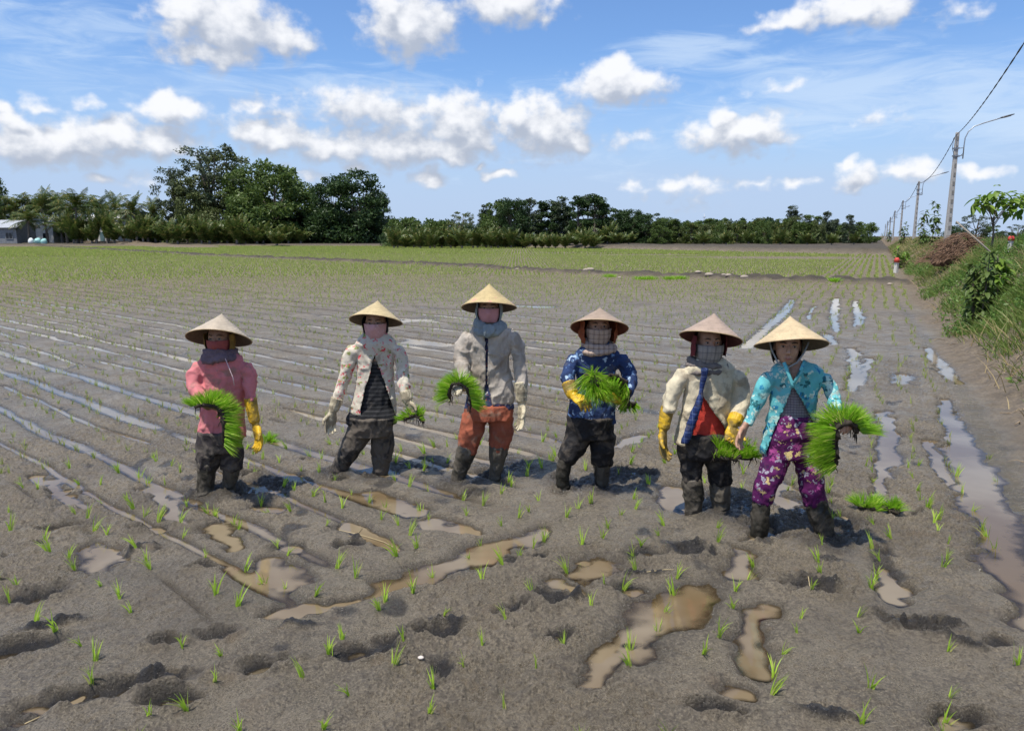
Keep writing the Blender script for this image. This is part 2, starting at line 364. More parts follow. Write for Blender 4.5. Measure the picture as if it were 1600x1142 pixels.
HOLES = [(545,858,.10,.045,.5),(572,1028,.13,.05,.05),(62,940,.13,.05,.5),(235,830,.11,.035,.2),(185,1085,.28,.05,.35),(690,1050,.05,.08,.2),(415,1048,.10,.04,.3),(28,1022,.20,.06,.5),(272,1100,.12,.045,.1),(680,995,.12,.04,.2),(320,890,.08,.03,.4),
         (860,940,.1,.07,.2),(1265,925,.15,.05,-.35),(1435,985,.17,.05,-.35),(390,745,.10,.05,.1),(480,722,.06,.03,.2),(530,755,.05,.03,.2),(870,1000,.08,.05,.1),(1120,1115,.1,.04,0),(1490,1132,.1,.05,0),(1560,1010,.06,.04,0),(1005,870,.12,.06,0),(100,770,.10,.03,.5),(740,773,.08,.05,0),(1010,745,.07,.04,0),
         (450,860,.09,.05,.3),(610,1010,.06,.04,.2),(800,960,.09,.04,.3),(90,830,.13,.05,.4),(260,1010,.07,.04,.3),(1080,870,.09,.05,.1),(980,925,.1,.05,0),(1380,870,.06,.05,-.5),(1310,810,.08,.05,0),(340,1000,.08,.04,.3)]
_fr = random.Random(77)
for _k in range(9):                                   # trails of older footprints
    _x, _y, _a = _fr.uniform(0, 1500), _fr.uniform(790, 900), _fr.uniform(-.5, .8)
    for _j in range(_fr.randint(2, 4)): HOLES.append((_x, _y, _fr.uniform(.035, .06), _fr.uniform(.018, .028), _a+_fr.uniform(-.3, .3))); _x += _fr.uniform(35, 75); _y -= _fr.uniform(-8, 26)
CLODS = [(1270,918,.15,.045,-.35,.045),(1440,985,.19,.06,-.38,.06),(1490,1010,.12,.035,-.35,.035),(590,1024,.09,.04,.1,.03),(885,942,.10,.06,.2,.04),(130,1085,.0,.0,0,0),(240,1068,.14,.03,.35,.03),(560,848,.05,.03,.6,.03),(710,990,.06,.04,.2,.03),(1010,905,.14,.03,.1,.03),(1290,1128,.12,.03,-.2,.025),
         (85,985,.14,.05,.5,.03),(215,865,.10,.03,.7,.035),(300,775,.10,.025,.5,.03),(1070,865,.12,.06,.1,.035),(470,985,.1,.03,.1,.02),(990,1010,.1,.03,.1,.02),(740,775,.08,.05,.1,.03)]
WET_SHADES = [(430,755,.20),(395,768,.14),(370,775,.14),(640,725,.20),(590,745,.16),(800,728,.22),(750,748,.14),(970,745,.20),(905,765,.16),(1080,780,.22),(1160,790,.16),(1250,790,.22),(1310,820,.20),(1190,830,.12),(455,745,.1),(700,735,.1)]  # churned wet mud along each woman's cast shadow, with the shade darkened in
FEET = [(321,783),(356,770),(523,745),(592,750),(712,758),(773,750),(879,758),(939,768),(1083,795),(1127,812),(1188,826),(1292,855)]
BUND = [gp(39,384), gp(175,391.5), gp(341,401.5), gp(481,407), gp(700,417), gp(950,431), gp(1180,438), gp(1400,444)]
BUND2 = [gp(40,381), gp(180,384), gp(310,387.5)]
FARB = [(-45, 190), gp(600, 383.5), gp(1000, 391), gp(1200, 396), gp(1372, 400), (70, 66)]
SPOTS = [gp(760,392),gp(900,396),gp(1010,399),gp(1180,403),gp(1290,405),gp(560,388)]
def ground_h(x, y):
    """height, wet (fresh wet mud, plus shade painted beside the women and under the left trees) and soil (dry embankment earth) of the terrain"""
    x = np.asarray(x, float); y = np.asarray(y, float); r = np.hypot(x, y); t, s = ts(x, y); e, q = eq(x, y)
    near = 1-sstep(r, 9, 22); mid = 1-sstep(r, 18, 45)
    tw = t+.05*vn2(s*.7, t*.2, 5)
    lanes = np.zeros_like(x); reg = 1-sstep(tw, -2.6, -1.9); fade = 1-sstep(r, 22, 36)
    qq = q+.05*vn2(e*.8, q*1.5, 31)+.02*vn2(e*3, q*3, 33)
    for i, (q0, w, a) in enumerate(LANES):
        pres = sstep(vn2(e*.55+i*9.7, np.full_like(x, i*3.3), 41)+.5*vn2(e*2.1+i*5, np.full_like(x, i*1.3), 42), -1.15+(1-a)*1.5, -.60+(1-a)*1.5)
        dd = np.abs(qq-q0)/(w*.85*(.8+.25*vn2(e*2.3, np.full_like(x, i*2.1), 43))); lanes = np.maximum(lanes, pres*np.exp(-dd**2*1.3))
    lanes *= reg*fade*sstep(q, 1.3, 1.7)*(1-.6*(1-sstep(y, 4.2, 5.2))*sstep(x, -1.5, -.5))
    pud = np.zeros_like(x); wx = x+.05*vn2(x*7, y*7, 51)+.02*vn2(x*19, y*19, 52); wy = y+.05*vn2(x*7, y*7, 53)+.02*vn2(x*19, y*19, 54)
    for pts, ws in PUD:
        d = pdist(wx, wy, pts, ws); pud = np.maximum(pud, np.exp(-(d/1.05)**2.4*.95))
    trk = np.zeros_like(x)
    for pts, ws in TRACK: trk = np.maximum(trk, np.exp(-(pdist(wx, wy, pts, ws))**4))
    smooth = np.clip(np.maximum(np.maximum(lanes, pud), trk), 0, 1)
    rg = np.abs(vn2(x*13+3*vn2(x*3, y*3, 9), y*13, 61)); cl = fbm2(x*26, y*26, 3, 62, .6)
    rough_amt = .35+1.0*sstep(fbm2(x*1.1, y*1.1, 2, 63), -.25, .4)
    h = .027+.003*(1-sstep(y, 3.0, 5.5))+.008*fbm2(x*.55, y*.55, 3, 64)+(.007*fbm2(x*2.6, y*2.6, 4, 65)-.006*(1-rg)**3*near+.0090*cl*near*rough_amt)*(1-.85*smooth)*(0.35+.65*mid)
    h += (.021*np.maximum(0, fbm2(x*48, y*48, 2, 66)-.02)+.012*np.maximum(0, fbm2(x*17+2*vn2(x*5, y*5, 68), y*17, 3, 67)-.12))*near*rough_amt*(1-.9*smooth)
    h += .009*np.cos(2*math.pi*(tw-.1)/.3)*(1-reg)*near*(1-smooth)*(t < TF)
    h -= (.052+.016*sstep(q, 3.0, 5))*lanes+(.056+.004*(y > 4.2))*pud+.013*trk
    wet = .55*np.maximum(lanes, pud)
    X, Y = np.atleast_1d(x).ravel(), np.atleast_1d(y).ravel(); h = np.array(h).ravel(); wet = np.array(wet).ravel()
    def local(px_, py_, rad):
        cx, cy = gp(px_, py_); i = np.nonzero((np.abs(X-cx) < rad) & (np.abs(Y-cy) < rad))[0]; return cx, cy, i, X[i], Y[i]
    for (hx, hy, a, b, ang) in HOLES:
        a *= .80; b *= .78
        cx, cy, i, xx, yy = local(hx, hy, a*2.4+.1); ca, sa = math.cos(ang), math.sin(ang)
        if not len(i): continue
        u = (xx-cx)*ca+(yy-cy)*sa+.02*vn2(xx*20, yy*20, 71); v = -(xx-cx)*sa+(yy-cy)*ca+.02*vn2(xx*20, yy*20, 72)
        d = np.sqrt((u/(a*1.1))**2+(v/(b*1.35))**2); dep = (.034+.026*(yy > 4.2))*min(1, a/.08)
        h[i] += -dep*np.exp(-d**4)+.022*min(1, a/.08)*np.exp(-((d-1.45)/.33)**2)*(.4+.9*sstep(vn2(xx*15, yy*15, 73), -.3, .6)); wet[i] = np.maximum(wet[i], 1.25*np.exp(-(d/1.15)**4))
    for (hx, hy, a, b, ang, hh) in CLODS:
        if a <= 0: continue
        cx, cy, i, xx, yy = local(hx, hy, a*1.8+.1); ca, sa = math.cos(ang), math.sin(ang)
        if not len(i): continue
        u = (xx-cx)*ca+(yy-cy)*sa+.03*vn2(xx*17, yy*17, 76); v = -(xx-cx)*sa+(yy-cy)*ca+.035*vn2(xx*14, yy*14, 75)
        d = np.sqrt((u/a)**2+(v/b)**2); m = np.exp(-d**4*1.2); h[i] += hh*m*(.6+.7*np.abs(vn2(xx*45, yy*45, 74))+.5*vn2(xx*22, yy*22, 77)); wet[i] = np.maximum(wet[i], 1.3*m)
    for (hx, hy, a) in WET_SHADES:
        cx, cy, i, xx, yy = local(hx, hy, a*2.2)
        if not len(i): continue
        d = np.hypot(xx-cx, (yy-cy))/a*(1+.35*vn2(xx*9, yy*9, 81)); m = np.exp(-d**4); wet[i] = np.maximum(wet[i], m*.95); h[i] += -.026*m+m*.022*np.abs(vn2(xx*24, yy*24, 82))+.012*m*vn2(xx*50, yy*50, 83)
    for (hx, hy) in FEET:
        cx, cy, i, xx, yy = local(hx, hy, .3)
        if not len(i): continue
        d = np.hypot(xx-cx, yy-cy)+.02*vn2(xx*16, yy*16, 85); h[i] += .030*np.exp(-((d-.105)/.035)**2)*(.7+.6*vn2(xx*13, yy*13, 86)); wet[i] = np.maximum(wet[i], .8*np.exp(-(d/.16)**4))
    h = h.reshape(np.shape(x)); wet = wet.reshape(np.shape(x))
    wet = np.maximum(wet, .8*sstep(vn2(x*2.2, y*2.2, 91)+.6*vn2(x*9, y*9, 92), .95, 1.2)*near)
    # low earth bunds across the paddy
    jx = x+.5*vn2(x*.5, y*.5, 95); jy = y+.5*vn2(x*.5+7, y*.5, 96)
    d = pdist(jx, jy, BUND, [.75]*len(BUND)); m = np.exp(-d**4)*(t < TF+.3); h += .21*m*(.8+.5*vn2(x*3, y*3, 97)); wet = np.maximum(wet, .8*m)
    d = pdist(jx, jy, BUND2, [3.2]*len(BUND2)); m = np.exp(-d**4); h += .42*m*(.8+.3*vn2(x*.6, y*.6, 98)); soil = .9*m
    # raised dark bank and ground in front of the far trees
    sd = np.full_like(x, -1e9)
    for i in range(len(FARB)-1):
        ax, ay = FARB[i]; bx, by = FARB[i+1]; L = math.hypot(bx-ax, by-ay); nx_, ny_ = -(by-ay)/L, (bx-ax)/L
        sd = np.maximum(sd, np.where((x >= ax-(30 if i == 0 else 0)) & (x < bx), (x-ax)*nx_+(y-ay)*ny_, -1e9))
    sd = np.where(x < FARB[0][0], y-205-.1*x, sd); sd = np.where(x >= FARB[-1][0], 50., sd)
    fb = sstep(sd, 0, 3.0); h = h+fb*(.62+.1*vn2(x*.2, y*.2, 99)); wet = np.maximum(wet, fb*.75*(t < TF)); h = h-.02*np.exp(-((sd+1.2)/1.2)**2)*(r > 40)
    lf = sstep(y+.0*x, 132, 140)*(x < -18); h = h+.45*lf*(1-fb); wet = np.maximum(wet, lf*.7)  # shade under the left trees is painted into the ground through the wet mask
    # embankment beside the paddy with the road on it
    tt = t+.22*vn2(s*.45, t*.3, 101)*(1-sstep(s, 50, 90)*.5)+.06*vn2(s*2.5, t*2.5, 102)
    b = sstep(tt, TF, TF+2.7); prof = b*1.36+.10*fbm2(x*1.5, y*1.5, 3, 103)*sstep(tt, TF+.1, TF+.8)+.02*fbm2(x*9, y*9, 3, 104)*sstep(tt, TF, TF+.5)
    prof += .25*np.exp(-((tt-TF-2.9)/.6)**2)*sstep(vn2(s*.25, s*0, 105), -.2, .5)
    prof = np.where(t > TF+3.6, 1.36+.03*fbm2(x*2, y*2, 2, 106), prof); prof = prof*(1-sstep(t, TF+8.5, TF+11))
    e_ = sstep(tt, TF-.05, TF+.25); h = h*(1-e_)+e_*(.03+prof); soil = np.maximum(soil, sstep(tt, TF-.15, TF+.3)); wet = wet*(1-e_)
    h = h+sstep(r, 400, 1500)*2.0
    return h, np.clip(wet, 0, 1), np.clip(soil, 0, 1), smooth

NC = 900
rr = np.concatenate([[.25, .7, 1.1, 1.5, 1.8], np.exp(np.linspace(math.log(2.0), math.log(8.0), 620, endpoint=False)), np.exp(np.linspace(math.log(8.0), math.log(260.0), 640)), [330, 450, 650, 1000, 1800, 3500, 6000]])
aa = np.concatenate([np.linspace(-180, -50, 24), np.linspace(-43, 43, NC), np.linspace(50, 180, 24)]); aa = np.radians(aa)
GR, GA = np.meshgrid(rr, aa, indexing='ij'); gx = GR*np.sin(GA); gy = GR*np.cos(GA)
gh, gwet_shade, gsoil, gsm = ground_h(gx.ravel(), gy.ravel())
nr_, nc_ = GR.shape; idx = np.arange(nr_*nc_).reshape(nr_, nc_)
gq = np.stack([idx[:-1, :-1], idx[:-1, 1:], idx[1:, 1:], idx[1:, :-1]], -1).reshape(-1, 4)
GH = gh.reshape(GR.shape)
def hz_(x, y):
    """terrain height by interpolation in the ground grid"""
    r = math.hypot(x, y); a = math.atan2(x, y); i = min(max(int(np.searchsorted(rr, r))-1, 0), len(rr)-2); j = min(max(int(np.searchsorted(aa, a))-1, 0), len(aa)-2)
    u = min(max((r-rr[i])/(rr[i+1]-rr[i]), 0), 1); v = min(max((a-aa[j])/(aa[j+1]-aa[j]), 0), 1)
    return float((GH[i, j]*(1-v)+GH[i, j+1]*v)*(1-u)+(GH[i+1, j]*(1-v)+GH[i+1, j+1]*v)*u)
gme = mesh_np('paddy_field', np.stack([gx.ravel(), gy.ravel(), gh], -1), quads=gq)
attr(gme, 'wet', gwet_shade); attr(gme, 'soil', gsoil); attr(gme, 'nearness', 1-sstep(np.hypot(gx.ravel(), gy.ravel()), 9, 34))  # the wet mask also carries the painted shade
mud, t, b, o = newmat('mud'); co = objco(t)
def att(n): a = t.node('ShaderNodeAttribute'); a.attribute_name = n; return a.outputs['Fac']
n1, _ = t.noise(co, 1.6, 6, .6); n2, _ = t.noise(co, 34, 5, .65); n3, _ = t.noise(co, 170, 4, .6); n4, _ = t.noise(co, 7, 5, .6)
vc = t.voro(co, 62, 'SMOOTH_F1'); crumb = t.math('SUBTRACT', 1.0, vc.outputs['Distance']); n5, _ = t.noise(co, 4.2, 4, .6); patch = t.smooth(n5, .42, .60)
col = t.mix(t.smooth(n1, .35, .65), (.140, .116, .080, 1), (.202, .168, .118, 1))
g1, _ = t.noise(co, 120, 5, .75); col = t.mix(t.math('MULTIPLY', t.smooth(g1, .52, .60), .75), col, (.31, .262, .190, 1)); col = t.mix(t.math('MULTIPLY', t.smooth(g1, .47, .39), .85), col, (.060, .048, .035, 1))
col = t.mix(t.math('MULTIPLY', t.smooth(n2, .50, .64), .35), col, (.245, .205, .142, 1)); col = t.mix(t.math('MULTIPLY', t.smooth(n2, .42, .34), .6), col, (.055, .044, .032, 1))
col = t.mix(t.math('MULTIPLY', t.math('MULTIPLY', t.smooth(crumb, .62, .40), patch), .55), col, (.07, .056, .042, 1))
col = t.mix(t.math('MULTIPLY', t.smooth(n4, .56, .72), .5), col, (.150, .108, .066, 1))
geo = t.node('ShaderNodeSeparateXYZ'); t.l.new(co, geo.inputs[0])
damp = t.smooth(geo.outputs[2], .022, .002)                      # the rim just above the water is soaked
col = t.mix(t.math('MULTIPLY', damp, .55), col, (.085, .070, .050, 1))
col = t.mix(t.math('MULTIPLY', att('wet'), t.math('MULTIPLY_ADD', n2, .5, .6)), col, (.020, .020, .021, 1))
soil = t.mix(t.smooth(n2, .35, .65), (.115, .088, .058, 1), (.225, .175, .118, 1)); soil = t.mix(t.math('MULTIPLY', t.smooth(n4, .4, .65), .6), soil, (.085, .066, .045, 1))
col = t.mix(t.math('MULTIPLY', t.smooth(n3, .40, .28), .6), col, (.045, .037, .028, 1)); big, _ = t.noise(co, .75, 5, .6); col = t.mix(t.math('MULTIPLY', t.smooth(big, .50, .62), .38), col, (.095, .078, .055, 1))
sp = t.smooth(n3, .66, .71); col = t.mix(t.math('MULTIPLY', sp, .7), col, (.46, .41, .34, 1))  # pale specks paint wet glints into the mud colour
col = t.mix(att('soil'), col, soil); t.l.new(col, b.inputs['Base Color'])
ro = t.math('ADD', t.math('MULTIPLY_ADD', n3, .5, .04), t.math('MULTIPLY', t.smooth(n5, .40, .62), .26)); ro = t.math('ADD', ro, t.math('MULTIPLY', att('soil'), .4)); ro = t.math('SUBTRACT', ro, t.math('MULTIPLY', t.math('MAXIMUM', att('wet'), damp), .32)); nr = att('nearness')
ro = t.math('ADD', t.math('MULTIPLY', ro, nr), t.math('MULTIPLY_ADD', nr, -.85, .85), clamp=True)
t.l.new(ro, b.inputs['Roughness']); t.l.new(t.math('MULTIPLY_ADD', nr, .45, .12), b.inputs['Specular IOR Level'])
n6, _ = t.noise(co, 95, 6, .72); hh = t.math('ADD', t.math('MULTIPLY', n2, .40), t.math('MULTIPLY', n6, 1.15)); hh = t.math('ADD', hh, t.math('MULTIPLY', t.math('MULTIPLY', crumb, patch), .6))
bump(t, b, hh, 1.0, .017)
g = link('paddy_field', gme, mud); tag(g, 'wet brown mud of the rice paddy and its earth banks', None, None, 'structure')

# water standing in the lanes and puddles: one level sheet, murkier where it is deeper
wm, t, b, o = newmat('muddy_water'); co = objco(t); n1, _ = t.noise(co, .9, 4, .6); n2, _ = t.noise(co, 14, 3, .5)
t.l.new(t.mix(t.smooth(n1, .35, .65), (.135, .094, .048, 1), (.225, .180, .115, 1)), b.inputs['Base Color']); b.inputs['Roughness'].default_value = .04; b.inputs['IOR'].default_value = 1.333; b.inputs['Specular IOR Level'].default_value = .8
bp = bump(t, b, n2, .12, .004)
dp = t.node('ShaderNodeAttribute'); dp.attribute_name = 'depth'; gl = t.node('ShaderNodeBsdfGlossy'); gl.inputs['Roughness'].default_value = .04; t.l.new(bp.outputs[0], gl.inputs['Normal'])
fr = t.node('ShaderNodeFresnel'); fr.inputs[0].default_value = 1.333; t.l.new(bp.outputs[0], fr.inputs['Normal']); tr = t.node('ShaderNodeBsdfTransparent'); tr.inputs[0].default_value = (.86, .80, .70, 1)
m1 = t.node('ShaderNodeMixShader'); t.l.new(fr.outputs[0], m1.inputs[0]); t.l.new(tr.outputs[0], m1.inputs[1]); t.l.new(gl.outputs[0], m1.inputs[2])
m2 = t.node('ShaderNodeMixShader'); t.l.new(t.smooth(t.math('ADD', dp.outputs['Fac'], t.math('MULTIPLY_ADD', n2, .008, -.004)), -.001, .024), m2.inputs[0]); t.l.new(m1.outputs[0], m2.inputs[1]); t.l.new(b.outputs[0], m2.inputs[2]); t.l.new(m2.outputs[0], o.inputs[0])
inw = (gh < .006) & (np.hypot(gx.ravel(), gy.ravel()) < 200); wq = gq[inw[gq].any(1)]; used = np.zeros(len(gh), bool); used[wq.ravel()] = True; mp = np.cumsum(used)-1
wme = mesh_np('water', np.stack([gx.ravel()[used], gy.ravel()[used], np.zeros(used.sum())], -1), quads=mp[wq]); attr(wme, 'depth', np.maximum(0, -gh[used]))
tag(link('water', wme, wm, None, False), 'shallow muddy water in the planting lanes', None, None, 'structure')

# ================================================================ rice seedlings
ORD = ['first','second','third','fourth','fifth','sixth','seventh','eighth','ninth','tenth','eleventh','twelfth','thirteenth','fourteenth','fifteenth','sixteenth','seventeenth','eighteenth','nineteenth','twentieth',
 'twenty-first','twenty-second','twenty-third','twenty-fourth','twenty-fifth','twenty-sixth','twenty-seventh','twenty-eighth','twenty-ninth','thirtieth','thirty-first','thirty-second','thirty-third','thirty-fourth','thirty-fifth','thirty-sixth','thirty-seventh','thirty-eighth','thirty-ninth','fortieth']
rice = leafmat('rice_leaf', (.34, .55, .04), (.54, .72, .10), .45, .5, (.50, .50, .16))
rice_far = leafmat('rice_leaf_field', (.30, .40, .075), (.46, .52, .14), .5, .5, (.46, .44, .18))
def blades(base, dirn, length, width, bend, segs=3, side=None, rng=RNG):
    """vectorised curved grass blades; returns verts, quads, tris"""
    n = len(base); base = np.asarray(base, float); dirn = np.asarray(dirn, float)
    dirn = dirn/np.linalg.norm(dirn, axis=1, keepdims=True); length = np.broadcast_to(length, n); width = np.broadcast_to(width, n); bend = np.broadcast_to(bend, n)
    if side is None:
        a = rng.uniform(0, 2*math.pi, n); rv = np.stack([np.cos(a), np.sin(a), np.zeros(n)], -1)
        side = np.cross(dirn, rv)+1e-6; side /= np.linalg.norm(side, axis=1, keepdims=True)
    out = dirn*np.array([1, 1, 0]); out = out+rng.normal(0, .15, (n, 3))*np.array([1, 1, 0]); o_ = np.linalg.norm(out, axis=1, keepdims=True)+1e-6; out = out/o_
    V = []; 
    for k in range(segs+1):
        u = k/segs; c = base+dirn*(length*u)[:, None]+(out*.6+np.array([0, 0, -.5]))*(bend*length*u*u)[:, None]
        w = width*(1-u**1.6)*.5 if k < segs else width*0
        w = np.maximum(w, width*.12) if k < segs else w
        if k < segs: V.append(c-side*w[:, None]); V.append(c+side*w[:, None])
        else: V.append(c)
    V = np.stack(V, 1); m = 2*segs+1; off = (np.arange(n)*m)[:, None]
    Q = [off+np.array([[2*k, 2*k+1, 2*k+3, 2*k+2]]) for k in range(segs-1)]
    T = off+np.array([[2*segs-2, 2*segs-1, 2*segs]])
    return V.reshape(-1, 3), (np.concatenate(Q) if Q else np.zeros((0, 4), int)), T
def cat(parts):
    vs, qs, tss = [], [], []; o = 0
    for v, q, t in parts: vs.append(v); qs.append(q+o); tss.append(t+o); o += len(v)
    return np.concatenate(vs), np.concatenate(qs), np.concatenate(tss)
# where the seedlings stand: planted hills in both row patterns
pts = []
def add_rows(fn, u0, u1, du, v0, v1, dv, jit):
    U, Vv = np.meshgrid(np.arange(u0, u1, du), np.arange(v0, v1, dv), indexing='ij'); U = U+RNG.normal(0, jit, U.shape); Vv = Vv+RNG.normal(0, jit*1.6, Vv.shape); return fn(U.ravel(), Vv.ravel())
def keep(x, y, rmin, rmax, zone):
    r = np.hypot(x, y); a = np.degrees(np.arctan2(x, y)); t, s = ts(x, y)
    k = (r > rmin) & (r < rmax) & (np.abs(a) < 41) & (t < TF-.06) & (y > 0)
    t2 = t+.05*vn2(s*.7, t*.2, 5); reg = t2 < -2.2
    return k & (reg if zone == 'L' else ~reg)
def exy(e, q): return e*EX+q*NX, e*EY+q*NY
H = []
def rows(fn, zone, rmin, rmax, du, dv, jit, spanu, spanv):
    x, y = add_rows(fn, spanu[0], spanu[1], du, spanv[0], spanv[1], dv, jit); k = keep(x, y, rmin, rmax, zone); x, y = x[k], y[k]
    dr = RNG.uniform(0, 1, len(x)) > .12; return x[dr], y[dr]
fe = lambda e, q: exy(e, q)
ft = lambda t, s: xy(t+.04*np.sin(s*1.7), s)
LX, LY = rows(fe, 'L', 2.2, 20, .17, .29, .022, (-40, 20), (1.0, 24)); RX_, RY_ = rows(ft, 'R', 2.2, 20, .29, .17, .022, (-2.5, 1.2), (0, 30))
sx = np.concatenate([LX, RX_]); sy = np.concatenate([LY, RY_])
thin = RNG.uniform(0, 1, len(sx)) < np.where(np.hypot(sx, sy) < 5.5, .80, .92)
thin &= (vn2(sx*.9, sy*.9, 201) > -.62)
sx, sy = sx[thin], sy[thin]; sz, _, _, _ = ground_h(sx, sy); ok = sz > -.03; sx, sy, sz = sx[ok], sy[ok], sz[ok]
# clear the places where people stand
PEOPLE_XY = [gp(340, 772), gp(560, 740), gp(742, 750), gp(910, 760), gp(1104, 800), gp(1235, 836)]
m = np.ones(len(sx), bool)
for (a, b_) in PEOPLE_XY: m &= np.hypot(sx-a, sy-b_) > .26
sx, sy, sz = sx[m], sy[m], sz[m]
px_, py_ = proj(np.stack([sx, sy, sz], -1)); vis = (px_ > 4) & (px_ < 1594) & (py_ < 1150)
order = np.argsort(np.where(vis, np.hypot(sx, sy), 1e3)); near_i = order[:300]; rest_i = order[300:]
def seedling_mesh(k):
    rng = np.random.default_rng(100+k); n = rng.integers(7, 13); a = rng.uniform(0, 6.28, n); tilt = rng.uniform(.03, .24, n); lean = rng.normal(0, .13, 2)
    d = np.stack([np.cos(a)*tilt+lean[0], np.sin(a)*tilt+lean[1], np.ones(n)], -1)
    b_ = np.stack([rng.normal(0, .005, n), rng.normal(0, .005, n), np.full(n, -.012)], -1)
    v, q, t_ = blades(b_, d, rng.uniform(.08, .15, n), rng.uniform(.006, .0095, n), rng.uniform(.1, .6, n), 4, rng=rng)
    return mesh_np('rice_seedling', v, quads=q, tris=t_)
sm = [seedling_mesh(k) for k in range(14)]
for q in sm: q.materials.append(rice); q.polygons.foreach_set('use_smooth', [True]*len(q.polygons))
zones = [('lower left corner of the mud', 0, 400, 960, 1200), ('bottom of the frame left of the small white pebble', 400, 660, 960, 1200), ('bottom of the frame right of the small white pebble', 660, 900, 960, 1200), ('near the biggest brown puddle at the bottom', 900, 1180, 960, 1200), ('lower right corner beside the black mud clod', 1180, 1600, 960, 1200),
         ('mud in front of the woman in the pink top', 0, 480, 780, 960), ('mud in front of the woman in the floral jacket', 480, 670, 740, 960), ('mud in front of the woman in rust trousers', 670, 850, 740, 960), ('mud in front of the woman in the blue shirt', 850, 1020, 740, 960), ('mud in front of the woman in the cream jacket', 1020, 1150, 780, 960), ('mud in front of the woman in turquoise', 1150, 1330, 780, 960), ('wheel-marked mud right of the woman in turquoise', 1330, 1600, 540, 960)]
for n, i in enumerate(near_i):
    a, b_ = px_[i], py_[i]; z = 'mud around and behind the six women'
    for nm, x0, x1, y0, y1 in zones:
        if x0 <= a < x1 and y0 <= b_ < y1: z = nm; break
    o = link('rice_seedling', sm[n % 14], loc=(sx[i], sy[i], sz[i])); s_ = random.uniform(.62, 1.05); o.scale = (s_, s_, s_*random.uniform(.9, 1.15)); o.rotation_euler.z = random.uniform(0, 6.28)
    tag(o, 'young green rice seedling, %s' % z, 'seedling', 'rice seedlings, %s' % z)
def tuft(x, y, z, nb, l0, l1, w, tilt, segs):
    n = len(x); base = np.repeat(np.stack([x, y, z], -1), nb, 0); N = n*nb; a = RNG.uniform(0, 6.28, N); tl = RNG.uniform(.05, tilt, N)
    d = np.stack([np.cos(a)*tl, np.sin(a)*tl, np.ones(N)], -1); base[:, :2] += RNG.normal(0, .006, (N, 2)); base[:, 2] -= .01
    return blades(base, d, RNG.uniform(l0, l1, N), w, RNG.uniform(.05, .5, N), segs)
parts = [tuft(sx[rest_i], sy[rest_i], sz[rest_i], 6, .06, .11, .0072, .35, 2)]
for (r0, r1, du, dv, nb, w, l0, l1) in ((20, 34, .17, .28, 5, .012, .08, .13), (34, 75, .27, .32, 5, .036, .11, .19), (75, 150, .42, .5, 5, .10, .15, .24)):
    spu = (-r1*1.1, r1*.7); spv = (.5, r1*1.15)
    x, y = rows(fe, 'L', r0, r1, du, dv, .02, spu, spv); x2, y2 = rows(ft, 'R', r0, r1, dv, du, .02, (-2.5, 1.2), (r0*.8, r1*1.1)); x = np.concatenate([x, x2]); y = np.concatenate([y, y2])
    z, w_, so, _ = ground_h(x, y); ok = (z < .12) & (z > -.03) & (so < .2) & (w_ < .6) & (RNG.uniform(0, 1, len(x)) < .85+.25*vn2(x*.12, y*.12, 301)+.25*(np.hypot(x, y) > 32))
    for (cx, cy), rx in zip(SPOTS, (7, 7, 6, 9, 9, 9)): ok &= ((x-cx)/rx)**2+((y-cy)/2.0)**2 > 1
    x, y, z = x[ok], y[ok], z[ok]; parts.append(tuft(x, y, z, nb, l0, l1, w, .6, 1 if r0 > 30 else 2))
v, q, t_ = cat(parts)
o = link('rice_seedling_rows', mesh_np('rice_seedling_rows', v, quads=q, tris=t_), rice_far)
tag(o, 'pale green rice seedlings planted in long rows across the muddy paddy', 'rice seedlings', None, 'stuff')

